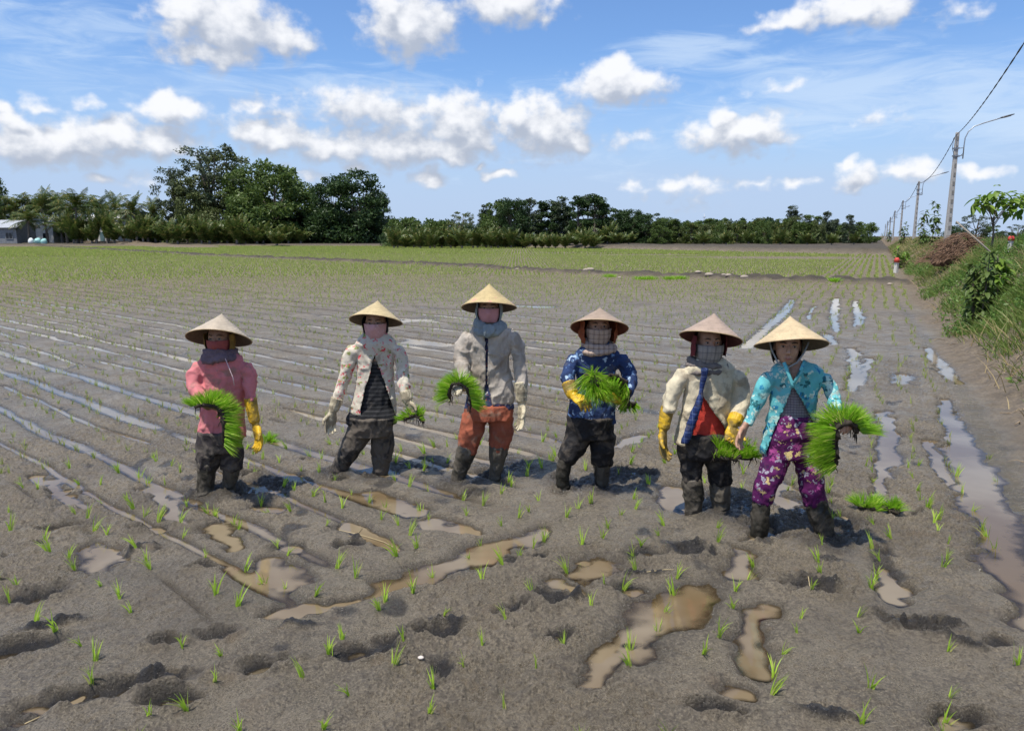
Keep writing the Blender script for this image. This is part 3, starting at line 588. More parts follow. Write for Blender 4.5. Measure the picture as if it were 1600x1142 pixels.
# ---------------------------------------------------------------- bundles of nursery seedlings on a root mat
root = cloth('root_mat', (.060, .047, .034), .5, 0, .8, fine=160)
bright = leafmat('nursery_rice_leaf', (.17, .40, .015), (.42, .66, .05), .42, .5, (.58, .64, .14))
def bundle(path, outs, halfw, thick, blen, n, name, label, cat='seedling bundle', spread=.45, roots=10, down=.0, seed=1, bw=.0052, group=None):
    """path: centreline of the root mat; outs: outward direction of the leaves at each path point; halfw: half width towards the viewer"""
    rng = np.random.default_rng(seed); path = np.array([tuple(p) for p in path]); outs = np.array([tuple(Vector(p).normalized()) for p in outs])
    loc = Vector(path.mean(0)); par = empty(name, loc, label, cat, group)
    L = np.concatenate([[0], np.cumsum(np.linalg.norm(np.diff(path, axis=0), axis=1))]); T = np.linspace(0, L[-1], 22)
    P = np.stack([np.interp(T, L, path[:, k]) for k in range(3)], -1); O = np.stack([np.interp(T, L, outs[:, k]) for k in range(3)], -1); O /= np.linalg.norm(O, axis=1, keepdims=True)
    tg = np.gradient(P, axis=0); tg /= np.linalg.norm(tg, axis=1, keepdims=True); O -= tg*np.sum(O*tg, 1, keepdims=True); O /= np.linalg.norm(O, axis=1, keepdims=True); Wd = np.cross(tg, O)
    mb = MB(); vs = []; m = 14
    for i in range(22):
        e = 1-.35*abs(2*i/21-1)**4
        for k in range(m):
            a = 2*math.pi*k/m; c, s_ = math.cos(a), math.sin(a)
            vs.append(P[i]+Wd[i]*halfw*e*math.copysign(abs(c)**.5, c)+O[i]*thick*e*math.copysign(abs(s_)**.6, s_))
    vs = np.array(vs); nz = .35*vn3(vs*38, seed)+.25*vn3(vs*90, seed+3); cen = np.repeat(P, m, 0); vs = cen+(vs-cen)*(1+nz[:, None])
    f = [(i*m+k, i*m+(k+1) % m, (i+1)*m+(k+1) % m, (i+1)*m+k) for i in range(21) for k in range(m)]+[tuple(range(m))[::-1], tuple(21*m+k for k in range(m))]
    mb.add(vs, f)
    for _ in range(roots):
        i = int(rng.integers(0, 22)) if rng.random() > .5 else 21*int(rng.integers(0, 2)); p = P[i]-O[i]*thick*.6+Wd[i]*halfw*rng.uniform(-.9, .9); q = [p]
        for k in range(4): q.append(q[-1]+np.array([rng.normal(0, .005), rng.normal(0, .005), -rng.uniform(.006, .018)]))
        mb.tube(q, [.004, .0035, .003, .002, .001], 5)
    mb.obj('root_mat', root, par)
    n = int(n*1.5); nt = max(14, n//15); tu = rng.uniform(-.3, 21.3, nt); tw = rng.uniform(-1, 1, nt); tj = rng.normal(0, 1, (nt, 3))*.20*(spread/.5); tl = rng.uniform(.72, 1.15, nt); k = rng.integers(0, nt, n)
    u = np.clip(tu[k]+rng.normal(0, .6, n), 0, 20.99); i0 = np.minimum(u.astype(int), 20); fr = (u-i0)[:, None]; w = np.clip(tw[k]+rng.normal(0, .18, n), -1, 1)
    Pb = P[i0]*(1-fr)+P[i0+1]*fr; Ob = O[i0]*(1-fr)+O[i0+1]*fr; Wb = Wd[i0]; Tb = tg[i0]
    base = Pb+Ob*thick*.5+Wb*(halfw*w)[:, None]; end = ((u/21)-.5)*2
    d = Ob+Wb*(w*spread*.8)[:, None]+Tb*((np.abs(end)**4*np.sign(end)*.45)[:, None])+tj[k]+np.array([0, 0, -down])+rng.normal(0, .085, (n, 3))
    v, q, t_ = blades(base, d, .9*blen*tl[k]*rng.uniform(.75, 1.0, n), bw, rng.uniform(.02, .35, n), 3, rng=rng)
    link('seedling_leaves', mesh_np('seedling_leaves', v-np.array(loc), quads=q, tris=t_), bright, par)
    return par

# ================================================================ people
def m_skin():
    m, t, b, o = newmat('skin'); co = objco(t); n, _ = t.noise(co, 30, 4, .6)
    t.l.new(t.mix(t.smooth(n, .3, .7), (.36, .20, .13, 1), (.46, .27, .18, 1)), b.inputs['Base Color']); b.inputs['Roughness'].default_value = .5; b.inputs['Subsurface Weight'].default_value = .08
    b.inputs['Subsurface Radius'].default_value = (.02, .008, .004); bump(t, b, n, .15, .002); return m
SKIN = m_skin(); HAIR = plain('hair', (.015, .011, .009), .4, 0, .5, 120, .6, .004); EYE = plain('eye_white', (.36, .32, .28), .25); IRIS = plain('eye_iris', (.02, .012, .008), .15); LIP = plain('lips', (.33, .12, .10), .45)
DOTTED = cloth('brow', (.02, .015, .012), .3)
def m_hat(name, col, ring, tint=None):
    col = tuple(x*.70 for x in col)
    m, t, b, o = newmat(name); co = objco(t); s = t.node('ShaderNodeSeparateXYZ'); t.l.new(co, s.inputs[0])
    a = t.math('ARCTAN2', s.outputs[0], s.outputs[1]); leaf = t.math('ABSOLUTE', t.math('SUBTRACT', t.math('FRACT', t.math('MULTIPLY_ADD', a, 6.5, 50)), .5))
    rg = t.math('ABSOLUTE', t.math('SUBTRACT', t.math('FRACT', t.math('MULTIPLY', s.outputs[2], 85)), .5)); n, _ = t.noise(co, 14, 6, .65); n2, _ = t.noise(co, 5, 3, .5)
    c = t.mix(t.smooth(n, .3, .7), c4(tuple(x*.72 for x in col)), c4(col)); c = t.mix(t.math('MULTIPLY', t.smooth(rg, .42, .5), ring), c, c4(tuple(x*.55 for x in col)))
    c = t.mix(t.math('MULTIPLY', t.smooth(leaf, .44, .5), .22), c, c4(tuple(x*.5 for x in col)))
    c = t.mix(t.math('MULTIPLY', t.smooth(n, .60, .75), .35), c, (.22, .15, .10, 1))
    if tint:
        v = t.voro(co, 13); q = t.math('MULTIPLY', t.smooth(v.outputs['Distance'], .42, .25), t.smooth(n2, .45, .55)); c = t.mix(t.math('MULTIPLY', q, .75), c, c4(tint))
    t.l.new(c, b.inputs['Base Color']); b.inputs['Roughness'].default_value = .55; n9, _ = t.noise(co, 70, 4, .7); c = t.mix(t.math('MULTIPLY', t.smooth(n9, .52, .66), .35), c, c4(tuple(x*.45 for x in col))); t.l.new(c, b.inputs['Base Color']); bump(t, b, t.math('ADD', t.math('MULTIPLY', rg, .8), n9), .6, .004); return m
def wrinkle(v, nr, amp, freq, seed, amask=None):
    p = v*freq; a = vn3(p*np.array([1, 1, .6])+.6*vn3(p*.7, seed+5)[:, None], seed); rid = (1-np.abs(a))**3
    d = amp*1.5*(rid-.35)+amp*.65*vn3(v*freq*2.3, seed+9)+amp*1.2*vn3(v*freq*.4, seed+11)+amp*.8*(1-np.abs(vn3(p*np.array([1.6, 1.6, .8])+3, seed+15)))**4
    if amask is not None: d = d*amask
    return v+nr*d[:, None]
class Person:
    def __init__(s, name_label, foot, D, seed):
        s.D = D; s.seed = seed; x, y = gp(*foot); s.root = empty('person', (at(foot[0], foot[1], D).x, D, 0), name_label, 'person', 'six women standing in the paddy'); s.K = D/1190.0
    def J(s, px, py, dy=0): return at(px, py, s.D+dy)
    def cyl(s, mb, L, n=16, up=(0, 1, 0)):
        """L: (px, py, dy, radius in photo pixels[, depth ratio])"""
        pts = [s.J(a[0], a[1], a[2]) for a in L]; rad = [(a[3]*s.K, a[3]*s.K*(a[4] if len(a) > 4 else 1)) for a in L]; mb.tube(pts, rad, n, up); return mb
    def torso(s, mb, L, n=24, ratio=.62, dy=0):
        """L: (py, px left, px right[, ratio])"""
        pts = [s.J((a[1]+a[2])/2, a[0], dy+(a[4] if len(a) > 4 else 0)) for a in L]; rad = [((a[2]-a[1])/2*s.K, (a[2]-a[1])/2*s.K*(a[3] if len(a) > 3 else ratio)) for a in L]
        mb.tube(pts, rad, n, (0, 1, 0), flat=(0, 0, 1)); return mb
    def garment(s, mb, name, mat, voxel=.008, amp=.006, freq=14, smooth=3, cut=None, back=None, solid=None, parent=None):
        v, nr, q, t_ = remeshed(mb, name, voxel, smooth); v = v.astype(float); nr = nr.astype(float)
        v = wrinkle(v, nr, amp, freq, s.seed)
        if cut is not None:
            px, py = proj(v); front = v[:, 1] < s.D+.02
            ys = np.array([c[0] for c in cut], float); xl = np.interp(py, ys, [c[1] for c in cut]); xr = np.interp(py, ys, [c[2] for c in cut]); inr = (py >= ys[0]) & (py <= ys[-1]) & front & (xr-xl > .4)
            # slide the edge vertices onto the opening so that its border is clean
            tol = voxel/s.K*.62
            for edge, sgn in ((xl, 1), (xr, -1)):
                near = inr & (np.abs(px-edge) < tol); v[near, 0] += (edge-px)[near]*s.K
            px, py = proj(v); inside = inr & (px > xl+tol*.3) & (px < xr-tol*.3)
            q = q[~inside[q].any(1)]; t_ = t_[~inside[t_].any(1)] if len(t_) else t_
        if cut is not None or True:
            used = np.zeros(len(v), bool); used[q.ravel()] = True
            if len(t_): used[t_.ravel()] = True
            mp = np.cumsum(used)-1; v = v[used]; q = mp[q]; t_ = mp[t_] if len(t_) else t_
        par = parent or s.root; off = np.array(s.root.location)+(np.array(parent.location) if parent is not None else 0)
        o = link(name, mesh_np(name, v-off, quads=q, tris=t_), mat, par)
        if cut is not None or solid:
            m = o.modifiers.new('solid', 'SOLIDIFY'); m.thickness = solid or .005; m.offset = -1
        return o
    def head(s, px, py, yaw=0, tilt=0, hw=.072, hh=.108, dy=0, masked=True, mb=None, nodh=0):
        """head centre in pixels; adds the head and face to the body mesh, eyes as parts"""
        c = s.J(px, py, dy); s.hc = c; s.hrot = Matrix.Rotation(yaw, 3, 'Z') @ Matrix.Rotation(nodh, 3, 'X'); q = s.hrot
        def P(x, y, z): return c+q @ Vector((x, y, z))
        mb.ball(P(0, .012, .018), (hw, .090, hh*.86), 24, 16, q)
        mb.tube([P(0, -.006, .0), P(0, -.022, -.045), P(0, -.030, -.085), P(0, -.034, -.102)], [(hw*.93, .074), (hw*.82, .062), (hw*.55, .042), (hw*.28, .022)], 16, q @ Vector((0, 1, 0)))
        mb.tube([P(0, -.070, .022), P(0, -.084, .0), P(0, -.094, -.018), P(0, -.078, -.028)], [(.008, .010), (.009, .012), (.015, .012), (.012, .008)], 10, q @ Vector((0, 1, 0)))
        for sx_ in (-1, 1):
            mb.ball(P(sx_*.034, -.050, -.018), (.022, .018, .022), 10, 8, q); mb.ball(P(sx_*(hw+.001), .010, -.008), (.008, .017, .030), 10, 8, q)
            mb.tube([P(sx_*.012, -.076, .030), P(sx_*.032, -.073, .033), P(sx_*.050, -.058, .026)], [.006, .007, .005], 8)
        mb.tube([P(-.024, -.071, -.052), P(-.008, -.083, -.049), P(.008, -.083, -.049), P(.024, -.071, -.052)], [.003, .0065, .0065, .003], 8)
        mb.tube([P(-.022, -.070, -.056), P(0, -.081, -.060), P(.022, -.070, -.056)], [.003, .007, .003], 8)
    def face(s, masked):
        c, q = s.hc, s.hrot
        def P(x, y, z): return c+q @ Vector((x, y, z))
        for sx_ in (-1, 1):
            e = MB().ball(P(sx_*.030, -.0735, .013), (.0125, .008, .0050), 12, 8, q).obj('eye', EYE, s.root)
            ir = MB().ball(P(sx_*.030, -.0795, .0125), (.0056, .004, .0050), 10, 6, q); me = ir.mesh('iris', s.root.location); link('iris', me, IRIS, e)
            MB().tube([P(sx_*.014, -.083, .032), P(sx_*.030, -.083, .037), P(sx_*.047, -.070, .031)], [.0018, .003, .0015], 6).obj('eyebrow', DOTTED, s.root)
        if not masked:
            MB().tube([P(-.021, -.0745, -.0535), P(-.008, -.0865, -.051), P(0, -.0855, -.0525), P(.008, -.0865, -.051), P(.021, -.0745, -.0535)], [.0012, .0038, .0034, .0038, .0012], 8).tube([P(-.019, -.0735, -.056), P(0, -.0860, -.060), P(.019, -.0735, -.056)], [.0012, .0048, .0012], 8).obj('lips', LIP, s.root)
    def shell(s, name, mat, rad, th0, th1, z0, z1, cen=(0, 0, 0), nu=28, nv=12, bulge=None, amp=.003, solid=.003, taper=0.0, parent=None):
        """curved cloth patch round the head: th in degrees from straight ahead, z heights relative to the head centre"""
        c, q = s.hc, s.hrot; v = []; f = []
        for j in range(nv+1):
            z = z0+(z1-z0)*j/nv; k = math.sqrt(max(.04, 1-(z/rad[2])**2)) if rad[2] < 9 else 1; k *= 1+taper*(1-j/nv)
            for i in range(nu+1):
                th = R(th0+(th1-th0)*i/nu); x = math.sin(th)*rad[0]*k; y = -math.cos(th)*rad[1]*k
                if bulge: 
                    g_ = math.exp(-(x/.022)**2-((z-bulge[0])/.030)**2)*(y < 0); y -= bulge[1]*g_
                v.append((x+cen[0], y+cen[1], z+cen[2]))
        va = np.array(v); d = vn3(va*34+s.seed, s.seed)*amp; va = va*(1+d[:, None]/.08)
        for j in range(nv):
            for i in range(nu): a = j*(nu+1)+i; f.append((a, a+1, a+nu+2, a+nu+1))
        mb = MB().add([c+q @ Vector(p) for p in va], f); o = mb.obj(name, mat, s.root); m = o.modifiers.new('solid', 'SOLIDIFY'); m.thickness = solid; m.offset = 1
        u = o.modifiers.new('sub', 'SUBSURF'); u.levels = 1; u.render_levels = 1; return o
    def hand(s, mb, wrist, tip, palm=(0, -1, 0), curl=.5, size=1.0, thumb=1, spread=.09):
        """palm, five separate curled fingers; wrist and tip world points give position and direction"""
        w = Vector(wrist); d = (Vector(tip)-w).normalized(); n = Vector(palm); n = (n-d*n.dot(d)).normalized(); a = d.cross(n).normalized()*thumb; S = size
        mb.tube([w-d*.02*S, w+d*.015*S, w+d*.05*S, w+d*.085*S], [(.022*S, .017*S), (.028*S, .017*S), (.038*S, .016*S), (.037*S, .013*S)], 14, n)
        for k, (off, ln) in enumerate(((.028, .068), (.010, .078), (-.009, .073), (-.027, .058))):
            p = w+d*.080*S+a*off*S; dirn = (d+a*(off*spread*30)).normalized(); q = [p-dirn*.012*S, p]; ang = 0
            for j, fr in enumerate((.45, .32, .23)):
                ang += curl*(.6 if j == 0 else .85)*(1+.12*(k-1.5)); v = dirn*math.cos(ang)+n*math.sin(ang); q.append(q[-1]+v*ln*fr*S)
            mb.tube(q, [.0095*S, .0095*S, .0088*S, .0080*S, .0055*S], 8)
        p = w+d*.028*S+a*.026*S; v1 = (d*.62+a*.68+n*.38).normalized(); v2 = (d*.85+a*.15+n*(.35+curl*.4)).normalized()
        mb.tube([p-v1*.01, p+v1*.028*S, p+v1*.052*S, p+v1*.052*S+v2*.028*S], [.014*S, .0125*S, .0105*S, .006*S], 8); return mb
    def glove(s, mat, L, wrist, tip, **kw):
        """L: cuff along the forearm"""
        L = list(L)+[(wrist[0], wrist[1], wrist[2], L[-1][3]*.72), (wrist[0]*.75+tip[0]*.25, wrist[1]*.75+tip[1]*.25, wrist[2]*.75+tip[2]*.25, L[-1][3]*.55)]; kw['size'] = kw.get('size', 1)*1.12; mb = MB(); s.cyl(mb, L, 14); s.hand(mb, s.J(*wrist), s.J(*tip), **kw); return s.garment(mb, 'glove', mat, .0034, .0012, 40, 1)
    def hat(s, apex, left, right, pitch, roll, mat, r=None, band=None, inmat=None):
        """conical hat from its apex and rim ends in pixels; pitch tips the front up"""
        cx, cy = (left[0]+right[0])/2, (left[1]+right[1])/2; c = s.J(cx, cy, -.02); rad = r or (right[0]-left[0])/2*s.K
        rot = Matrix.Rotation(roll, 4, 'Y') @ Matrix.Rotation(pitch-R(5), 4, 'X'); n = 48; v = []; f = []; H_ = s.hatH
        prof = [(1.0, 0), (.97, .055), (.8, .215), (.6, .40), (.4, .59), (.22, .76), (.09, .895), (.03, .965), (.0, 1.0)]
        for (k, z) in prof[:-1]:
            for i in range(n):
                a = 2*math.pi*i/n; w = 1+.006*math.sin(3*a+s.seed)+.004*math.sin(7*a); v.append((rad*k*w*math.cos(a), rad*k*w*math.sin(a), H_*z+.004*math.sin(2*a+s.seed)*k))
        v.append((0, 0, H_)); m = len(prof)-1
        for j in range(m-1):
            for i in range(n): i2 = (i+1) % n; f.append((j*n+i, j*n+i2, (j+1)*n+i2, (j+1)*n+i))
        for i in range(n): f.append(((m-1)*n+i, (m-1)*n+(i+1) % n, m*n))
        me = bpy.data.meshes.new('conical_hat'); me.from_pydata([rot @ Vector(p) for p in v], [], f); me.update()
        o = link('conical_hat', me, mat, s.root, True, c-s.root.location); sm_ = o.modifiers.new('solid', 'SOLIDIFY'); sm_.thickness = .004; sm_.offset = -1
        if inmat: me.materials.append(inmat); sm_.material_offset = 1; sm_.material_offset_rim = 0
        # rim hoop and inner bamboo ribs
        mb = MB(); q = [rot @ Vector((rad*math.cos(2*math.pi*i/n), rad*math.sin(2*math.pi*i/n), .004*math.sin(4*math.pi*i/n+s.seed))) for i in range(n+1)]; mb.tube(q, [.0032]*(n+1), 6, (0, 0, 1), cap=False)
        me = mb.mesh('rim_hoop'); link('rim_hoop', me, HOOP, o)
        return o
HOOP = plain('bamboo_hoop', (.42, .30, .16), .5)
HATIN = plain('hat_lining', (.16, .11, .07), .8, 0, .3, 60)
YEL = cloth('yellow_rubber', (.70, .43, .025), .15, .62, .42, mudc=(.13, .10, .05), fine=60); YELM = cloth('muddy_yellow_rubber', (.50, .34, .03), .2, .85, .5, mudc=(.06, .05, .035), fine=60)
CREAMG = cloth('cream_cotton_glove', (.66, .58, .40), .2, .55, .9, mudc=(.16, .13, .09))
BOOT = cloth('muddy_boot', (.050, .045, .034), .4, .9, .5, mudc=(.115, .098, .075), fine=70)
BOOT2 = cloth('dark_wet_boot', (.030, .028, .022), .4, .7, .35, mudc=(.085, .074, .058), fine=70)
BLK = cloth('black_muddy_trousers', (.018, .017, .018), .4, .45, .75, mudc=(.085, .070, .055))
def legs_and_boots(P, hips, L, Rr, bl, br, trmat, bootmat, amp=.007, bootname='boot'):
    mb = MB(); P.torso(mb, hips, ratio=.72); P.cyl(mb, L); P.cyl(mb, Rr); P.garment(mb, 'trousers', trmat, .008, amp, 15)
    for b_ in (bl, br):
        mb = MB(); P.cyl(mb, b_); a = b_[-1]; p = P.J(a[0], a[1], a[2]); r_ = a[3]*P.K
        mb.tube([p+Vector((0, .02, .01)), p+Vector((0, -.03, -.07)), p+Vector((0, -.10, -.12)), p+Vector((0, -.17, -.13))], [(r_, r_), (r_*1.05, r_), (.042, .035), (.03, .02)], 12); P.garment(mb, bootname, bootmat, .007, .005, 20)
def sleeve(P, mb, L): P.cyl(mb, L)
def body(P, head, torso, arms, legs, hands=None, yaw=0, masked=True, nod=0, hdy=0):
    mb = MB(); P.head(head[0], head[1], yaw, mb=mb, dy=hdy, nodh=nod); c = P.hc
    nb = P.J(torso[0][0], torso[0][1], .01); mb.tube([nb-Vector((0, 0, .05)), nb, c+Vector((0, .025, -.03))], [(.06, .055), (.047, .047), (.045, .048)], 14)
    P.torso(mb, [(a[0], a[1], a[2]) for a in torso[1:]], ratio=.55)
    for a in arms: P.cyl(mb, a, 12)
    for a in legs: P.cyl(mb, a, 12)
    if hands: hands(mb)
    v, nr, q, t_ = remeshed(mb, 'body', .0055 if not hands else .004, 1)
    o = link('body', mesh_np('body', v-np.array(P.root.location), quads=q, tris=t_), SKIN, P.root); P.face(masked); return o

def scaled(L, k): return [tuple([a[0], a[1], a[2], a[3]*k]+list(a[4:])) for a in L]
def person(P, spec):
    """clothes and body from outlines given as joints in the photograph's perspective"""
    S = spec; T_ = [list(a) for a in S['torso']]
    for i, k in ((1, .06), (2, .02)): w = T_[i][2]-T_[i][1]; T_[i][0] += 1.5; T_[i][1] += w*k; T_[i][2] -= w*k
    for r_ in T_[3:]: w = r_[2]-r_[1]; r_[1] += w*.035; r_[2] -= w*.035
    J = MB(); P.torso(J, T_, ratio=.54)
    for a in (S['armR'], S['armL']): sg = 1 if a[0][0] > a[1][0] else -1; a = [(a[0][0], a[0][1]+13, a[0][2], a[0][3]*.5)]+[(a[1][0]+sg*1.5, a[1][1]+8, a[1][2], a[1][3]*.84)]+[tuple([q[0], q[1], q[2], q[3]*.82]) for q in a[2:]]; P.cyl(J, a)
    P.garment(J, S.get('topname', 'jacket'), S['topmat'], .0075, S.get('amp', .006), S.get('freq', 15), 3, cut=S.get('cut'))
    if S.get('inner'):
        inn_ = [(a[0], a[1]+(a[2]-a[1])*.045*(a is not S['inner'][-1] and a is not S['inner'][-2]), a[2]-(a[2]-a[1])*.045*(a is not S['inner'][-1] and a is not S['inner'][-2])) for a in S['inner']]; mb = MB(); P.torso(mb, inn_, ratio=.49); P.garment(mb, 'inner_shirt', S['innermat'], .0085, .004, 16)
    legs_and_boots(P, S['hips'], S['legR'], S['legL'], S['bootR'], S['bootL'], S['trmat'], S.get('bootmat', BOOT))
    tor = [(S['neck'][0], S['neck'][1])]+[(a[0]+4, a[1]+(a[2]-a[1])*.2, a[2]-(a[2]-a[1])*.2) for a in S['torso'][1:]]
    body(P, S['head'], tor, [[(a[i][0], a[i][1]+(20 if i == 0 else 12 if i == 1 else 0), a[i][2]+.01, a[i][3]*(.4 if i < 2 else .55)) for i in range(len(a))] for a in (S['armR'], S['armL'])], [scaled(S['legR'], .6)+scaled(S['bootR'], .6), scaled(S['legL'], .6)+scaled(S['bootL'], .6)], S.get('hands'), S.get('yaw', 0), S.get('masked', True), S.get('nod', 0), S.get('hdy', 0))

# ---- woman in pink
def depth(px, py): return gp(px, py)[1]
P1 = Person('woman in a pink top, red face mask and dark muddy trousers', (340, 774), depth(340, 774), 11); P1.hatH = .175
pinkm = cloth('pink_cotton', (.62, .20, .21), .15, .30, .9, mudc=(.30, .17, .14)); pinkd = cloth('hot_pink_cotton', (.70, .10, .20), .15, .1)
tr1 = cloth('charcoal_trousers', (.045, .038, .038), .4, .6, .85, mudc=(.13, .11, .09))
person(P1, dict(torso=[(541,334,358,.8),(549,318,374,.5),(560,308,383,.55),(576,307,386),(600,310,386),(630,308,386),(655,306,388),(672,304,390),(684,304,389)], topname='blouse', topmat=pinkm,
    inner=[(676,307,360),(684,306,360),(690,306,358)], innermat=pinkd,
    armR=[(320,556,0,11),(311,566,0,15),(306,585,-.02,15),(304,604,-.05,14.5),(312,618,-.12,12),(322,628,-.18,10)], armL=[(376,554,0,10),(384,566,0,14),(390,588,.0,13),(391,606,-.02,12),(392,628,-.05,11)],
    hips=[(672,308,386),(690,308,380),(704,309,379)], legR=[(327,695,0,19),(326,715,-.02,17.5),(325,730,-.02,16)], legL=[(362,695,.02,18),(362,715,.03,17.5),(362,732,.03,15.5)],
    bootR=[(325,722,-.02,16.5),(323,738,-.02,14.5),(321,760,-.02,12.5),(321,786,-.02,12)], bootL=[(362,724,.03,16),(361,738,.03,14),(358,755,.04,11.5),(356,775,.04,11)],
    trmat=tr1, head=(343,530), neck=(344,556), yaw=0, nod=0))
red = cloth('red_mask_cloth', (.36, .09, .085), .2, 0); sc1 = cloth('mauve_scarf', (.20, .14, .165), .3, .1)
P1.shell('face_mask', red, (.078, .094, .125), -80, 80, -.08, .002, (0, 0, 0), bulge=(-.02, .014))
mb = MB(); c = P1.hc
for k, (r_, z, ry) in enumerate(((.098, -.125, .030), (.088, -.103, .026), (.08, -.08, .02))): mb.tube([c+Vector((r_*math.sin(a), -.0-(r_*.95)*math.cos(a), z+.012*math.sin(a*2+k))) for a in np.linspace(0, 2*math.pi, 20)], [(.026, .024)]*20, 10, (0, 0, 1))
P1.garment(mb, 'scarf', sc1, .006, .006, 22, 2)
P1.shell('head_cloth', cloth('yellow_lining_cloth', (.35, .22, .06), .4, .2), (.095, .11, .15), 62, 298, -.12, .04, amp=.008)
MB().tube([P1.J(352, 560, -.125), P1.J(358, 575, -.14), P1.J(364, 590, -.145), P1.J(366, 602, -.145)], [.003]*4, 6).obj('button_placket', cloth('pale_trim', (.7, .5, .5), .2), P1.root)
P1.hat((342,488), (292,530), (393,529), R(-19), R(0), m_hat('hat_straw_grey', (.70, .58, .42), .35), inmat=HATIN)
P1.glove(YEL, [(391,622,-.04,10.5),(394,640,-.05,9.8),(398,658,-.06,8.5)], (399,662,-.06), (404,684,-.07), palm=(-.6,-.6,0), curl=.45, thumb=-1, size=1.15)
P1.glove(YELM, [(318,626,-.16,10),(328,632,-.2,9.5)], (330,633,-.21), (346,640,-.25), palm=(0,-.3,-1), curl=.9, thumb=1)
J = P1.J
bundle([J(308,634,-.27), J(321,630,-.28), J(336,630,-.28), J(349,640,-.28), J(354,660,-.28), J(353,692,-.27)], [(-.3,0,1),(-.15,0,1),(.1,0,1),(.7,0,.7),(1,0,.1),(1,0,-.2)], .055, .018, .112, 900, 'seedling_bundle', 'folded mat of bright green seedlings over the arm of the woman in pink', seed=21, spread=.5)

# ---- woman in floral jacket
P2 = Person('woman in a cream jacket with red blossoms over a black tunic', (560, 740), depth(560, 741), 12); P2.hatH = .155
flo = cloth('red_blossom_print', (.62, .56, .45), .18, .28, .9, mudc=(.28, .23, .17), pattern=flowers([(.22, .26, .07), (.60, .06, .08), (.62, .20, .22)], 17, .24))
tun = cloth('black_striped_tunic', (.022, .022, .024), .4, .2, .9, pattern=lambda t, co, b: t.mix(t.math('MULTIPLY', t.smooth(t.math('ABSOLUTE', t.math('SUBTRACT', t.math('FRACT', t.math('MULTIPLY_ADD', (lambda s: (t.l.new(co, s.inputs[0]), s.outputs[2])[1])(t.node('ShaderNodeSeparateXYZ')), 34, 60)), .5)), .3, .42), .45), b, (.085, .085, .085, 1)))
tr2 = cloth('mud_soaked_trousers', (.035, .032, .032), .4, .85, .7, mudc=(.12, .10, .078))
person(P2, dict(torso=[(517,574,600,.8),(524,560,614,.5),(534,552,622,.55),(552,554,618),(578,556,617),(600,553,618),(618,548,621),(630,544,622),(645,541,623)], topmat=flo,
    cut=[(555,585,585.5),(562,583,587),(585,577,597),(610,569,606),(641,562,617),(652,563,618)],
    inner=[(545,568,606),(560,562,610),(600,560,612),(636,554,615),(644,540,622),(652,539,623),(662,538,623)], innermat=tun,
    armR=[(560,530,0,12),(551,540,0,14),(546,560,0,13.5),(541,582,-.01,12.5),(532,608,-.04,11),(524,632,-.08,9)], armL=[(613,530,0,12),(623,540,0,13),(627,560,0,12.5),(629,582,-.02,12),(633,606,-.08,10.5),(635,618,-.1,9)],
    hips=[(650,543,619),(668,543,616),(680,546,615)], legR=[(562,675,0,20),(551,696,-.02,17.5),(540,716,-.02,14.5)], legL=[(598,675,.02,18.5),(598,697,.02,18),(596,718,.02,15.5)],
    bootR=[(542,710,-.02,15),(534,724,-.02,12.5),(526,740,-.02,11),(520,752,-.02,11)], bootL=[(596,712,.02,15.5),(595,728,.02,13.5),(593,746,.02,12),(592,756,.02,12)],
    trmat=tr2, bootmat=tr2, head=(587,506), neck=(587,529)))
pm = cloth('pink_printed_mask', (.58, .33, .33), .15, 0, pattern=flowers([(.7, .5, .5)], 60, .2))
P2.shell('face_mask', pm, (.080, .096, .128), -85, 85, -.100, .008, bulge=(-.02, .016)); P2.shell('head_cloth', cloth('dark_head_cloth', (.03, .028, .035), .3), (.090, .105, .15), 75, 285, -.07, .05, amp=.006)
P2.hat((589,468), (545,500), (630,504), R(-15), R(3), m_hat('hat_straw_yellow', (.80, .63, .33), .3), inmat=HATIN)
P2.glove(CREAMG, [(527,622,-.07,10.5),(522,638,-.08,9)], (520,643,-.09), (516,665,-.1), palm=(.4,-.5,0), curl=.4, thumb=1)
P2.glove(CREAMG, [(633,612,-.09,10),(636,624,-.11,9.5)], (637,627,-.12), (645,645,-.14), palm=(-.3,-.7,-.3), curl=.7, thumb=-1)
J = P2.J
bundle([J(631,655,-.16), J(638,649,-.17), J(647,646,-.17), J(656,650,-.17), J(662,658,-.16)], [(-.8,-.2,.4),(-.4,-.3,.7),(0,-.3,1),(.5,-.3,.7),(1,-.2,.1)], .035, .011, .085, 260, 'seedling_bundle', 'small drooping tuft of seedlings with dangling roots in a cream glove', seed=22, spread=.8, roots=14)

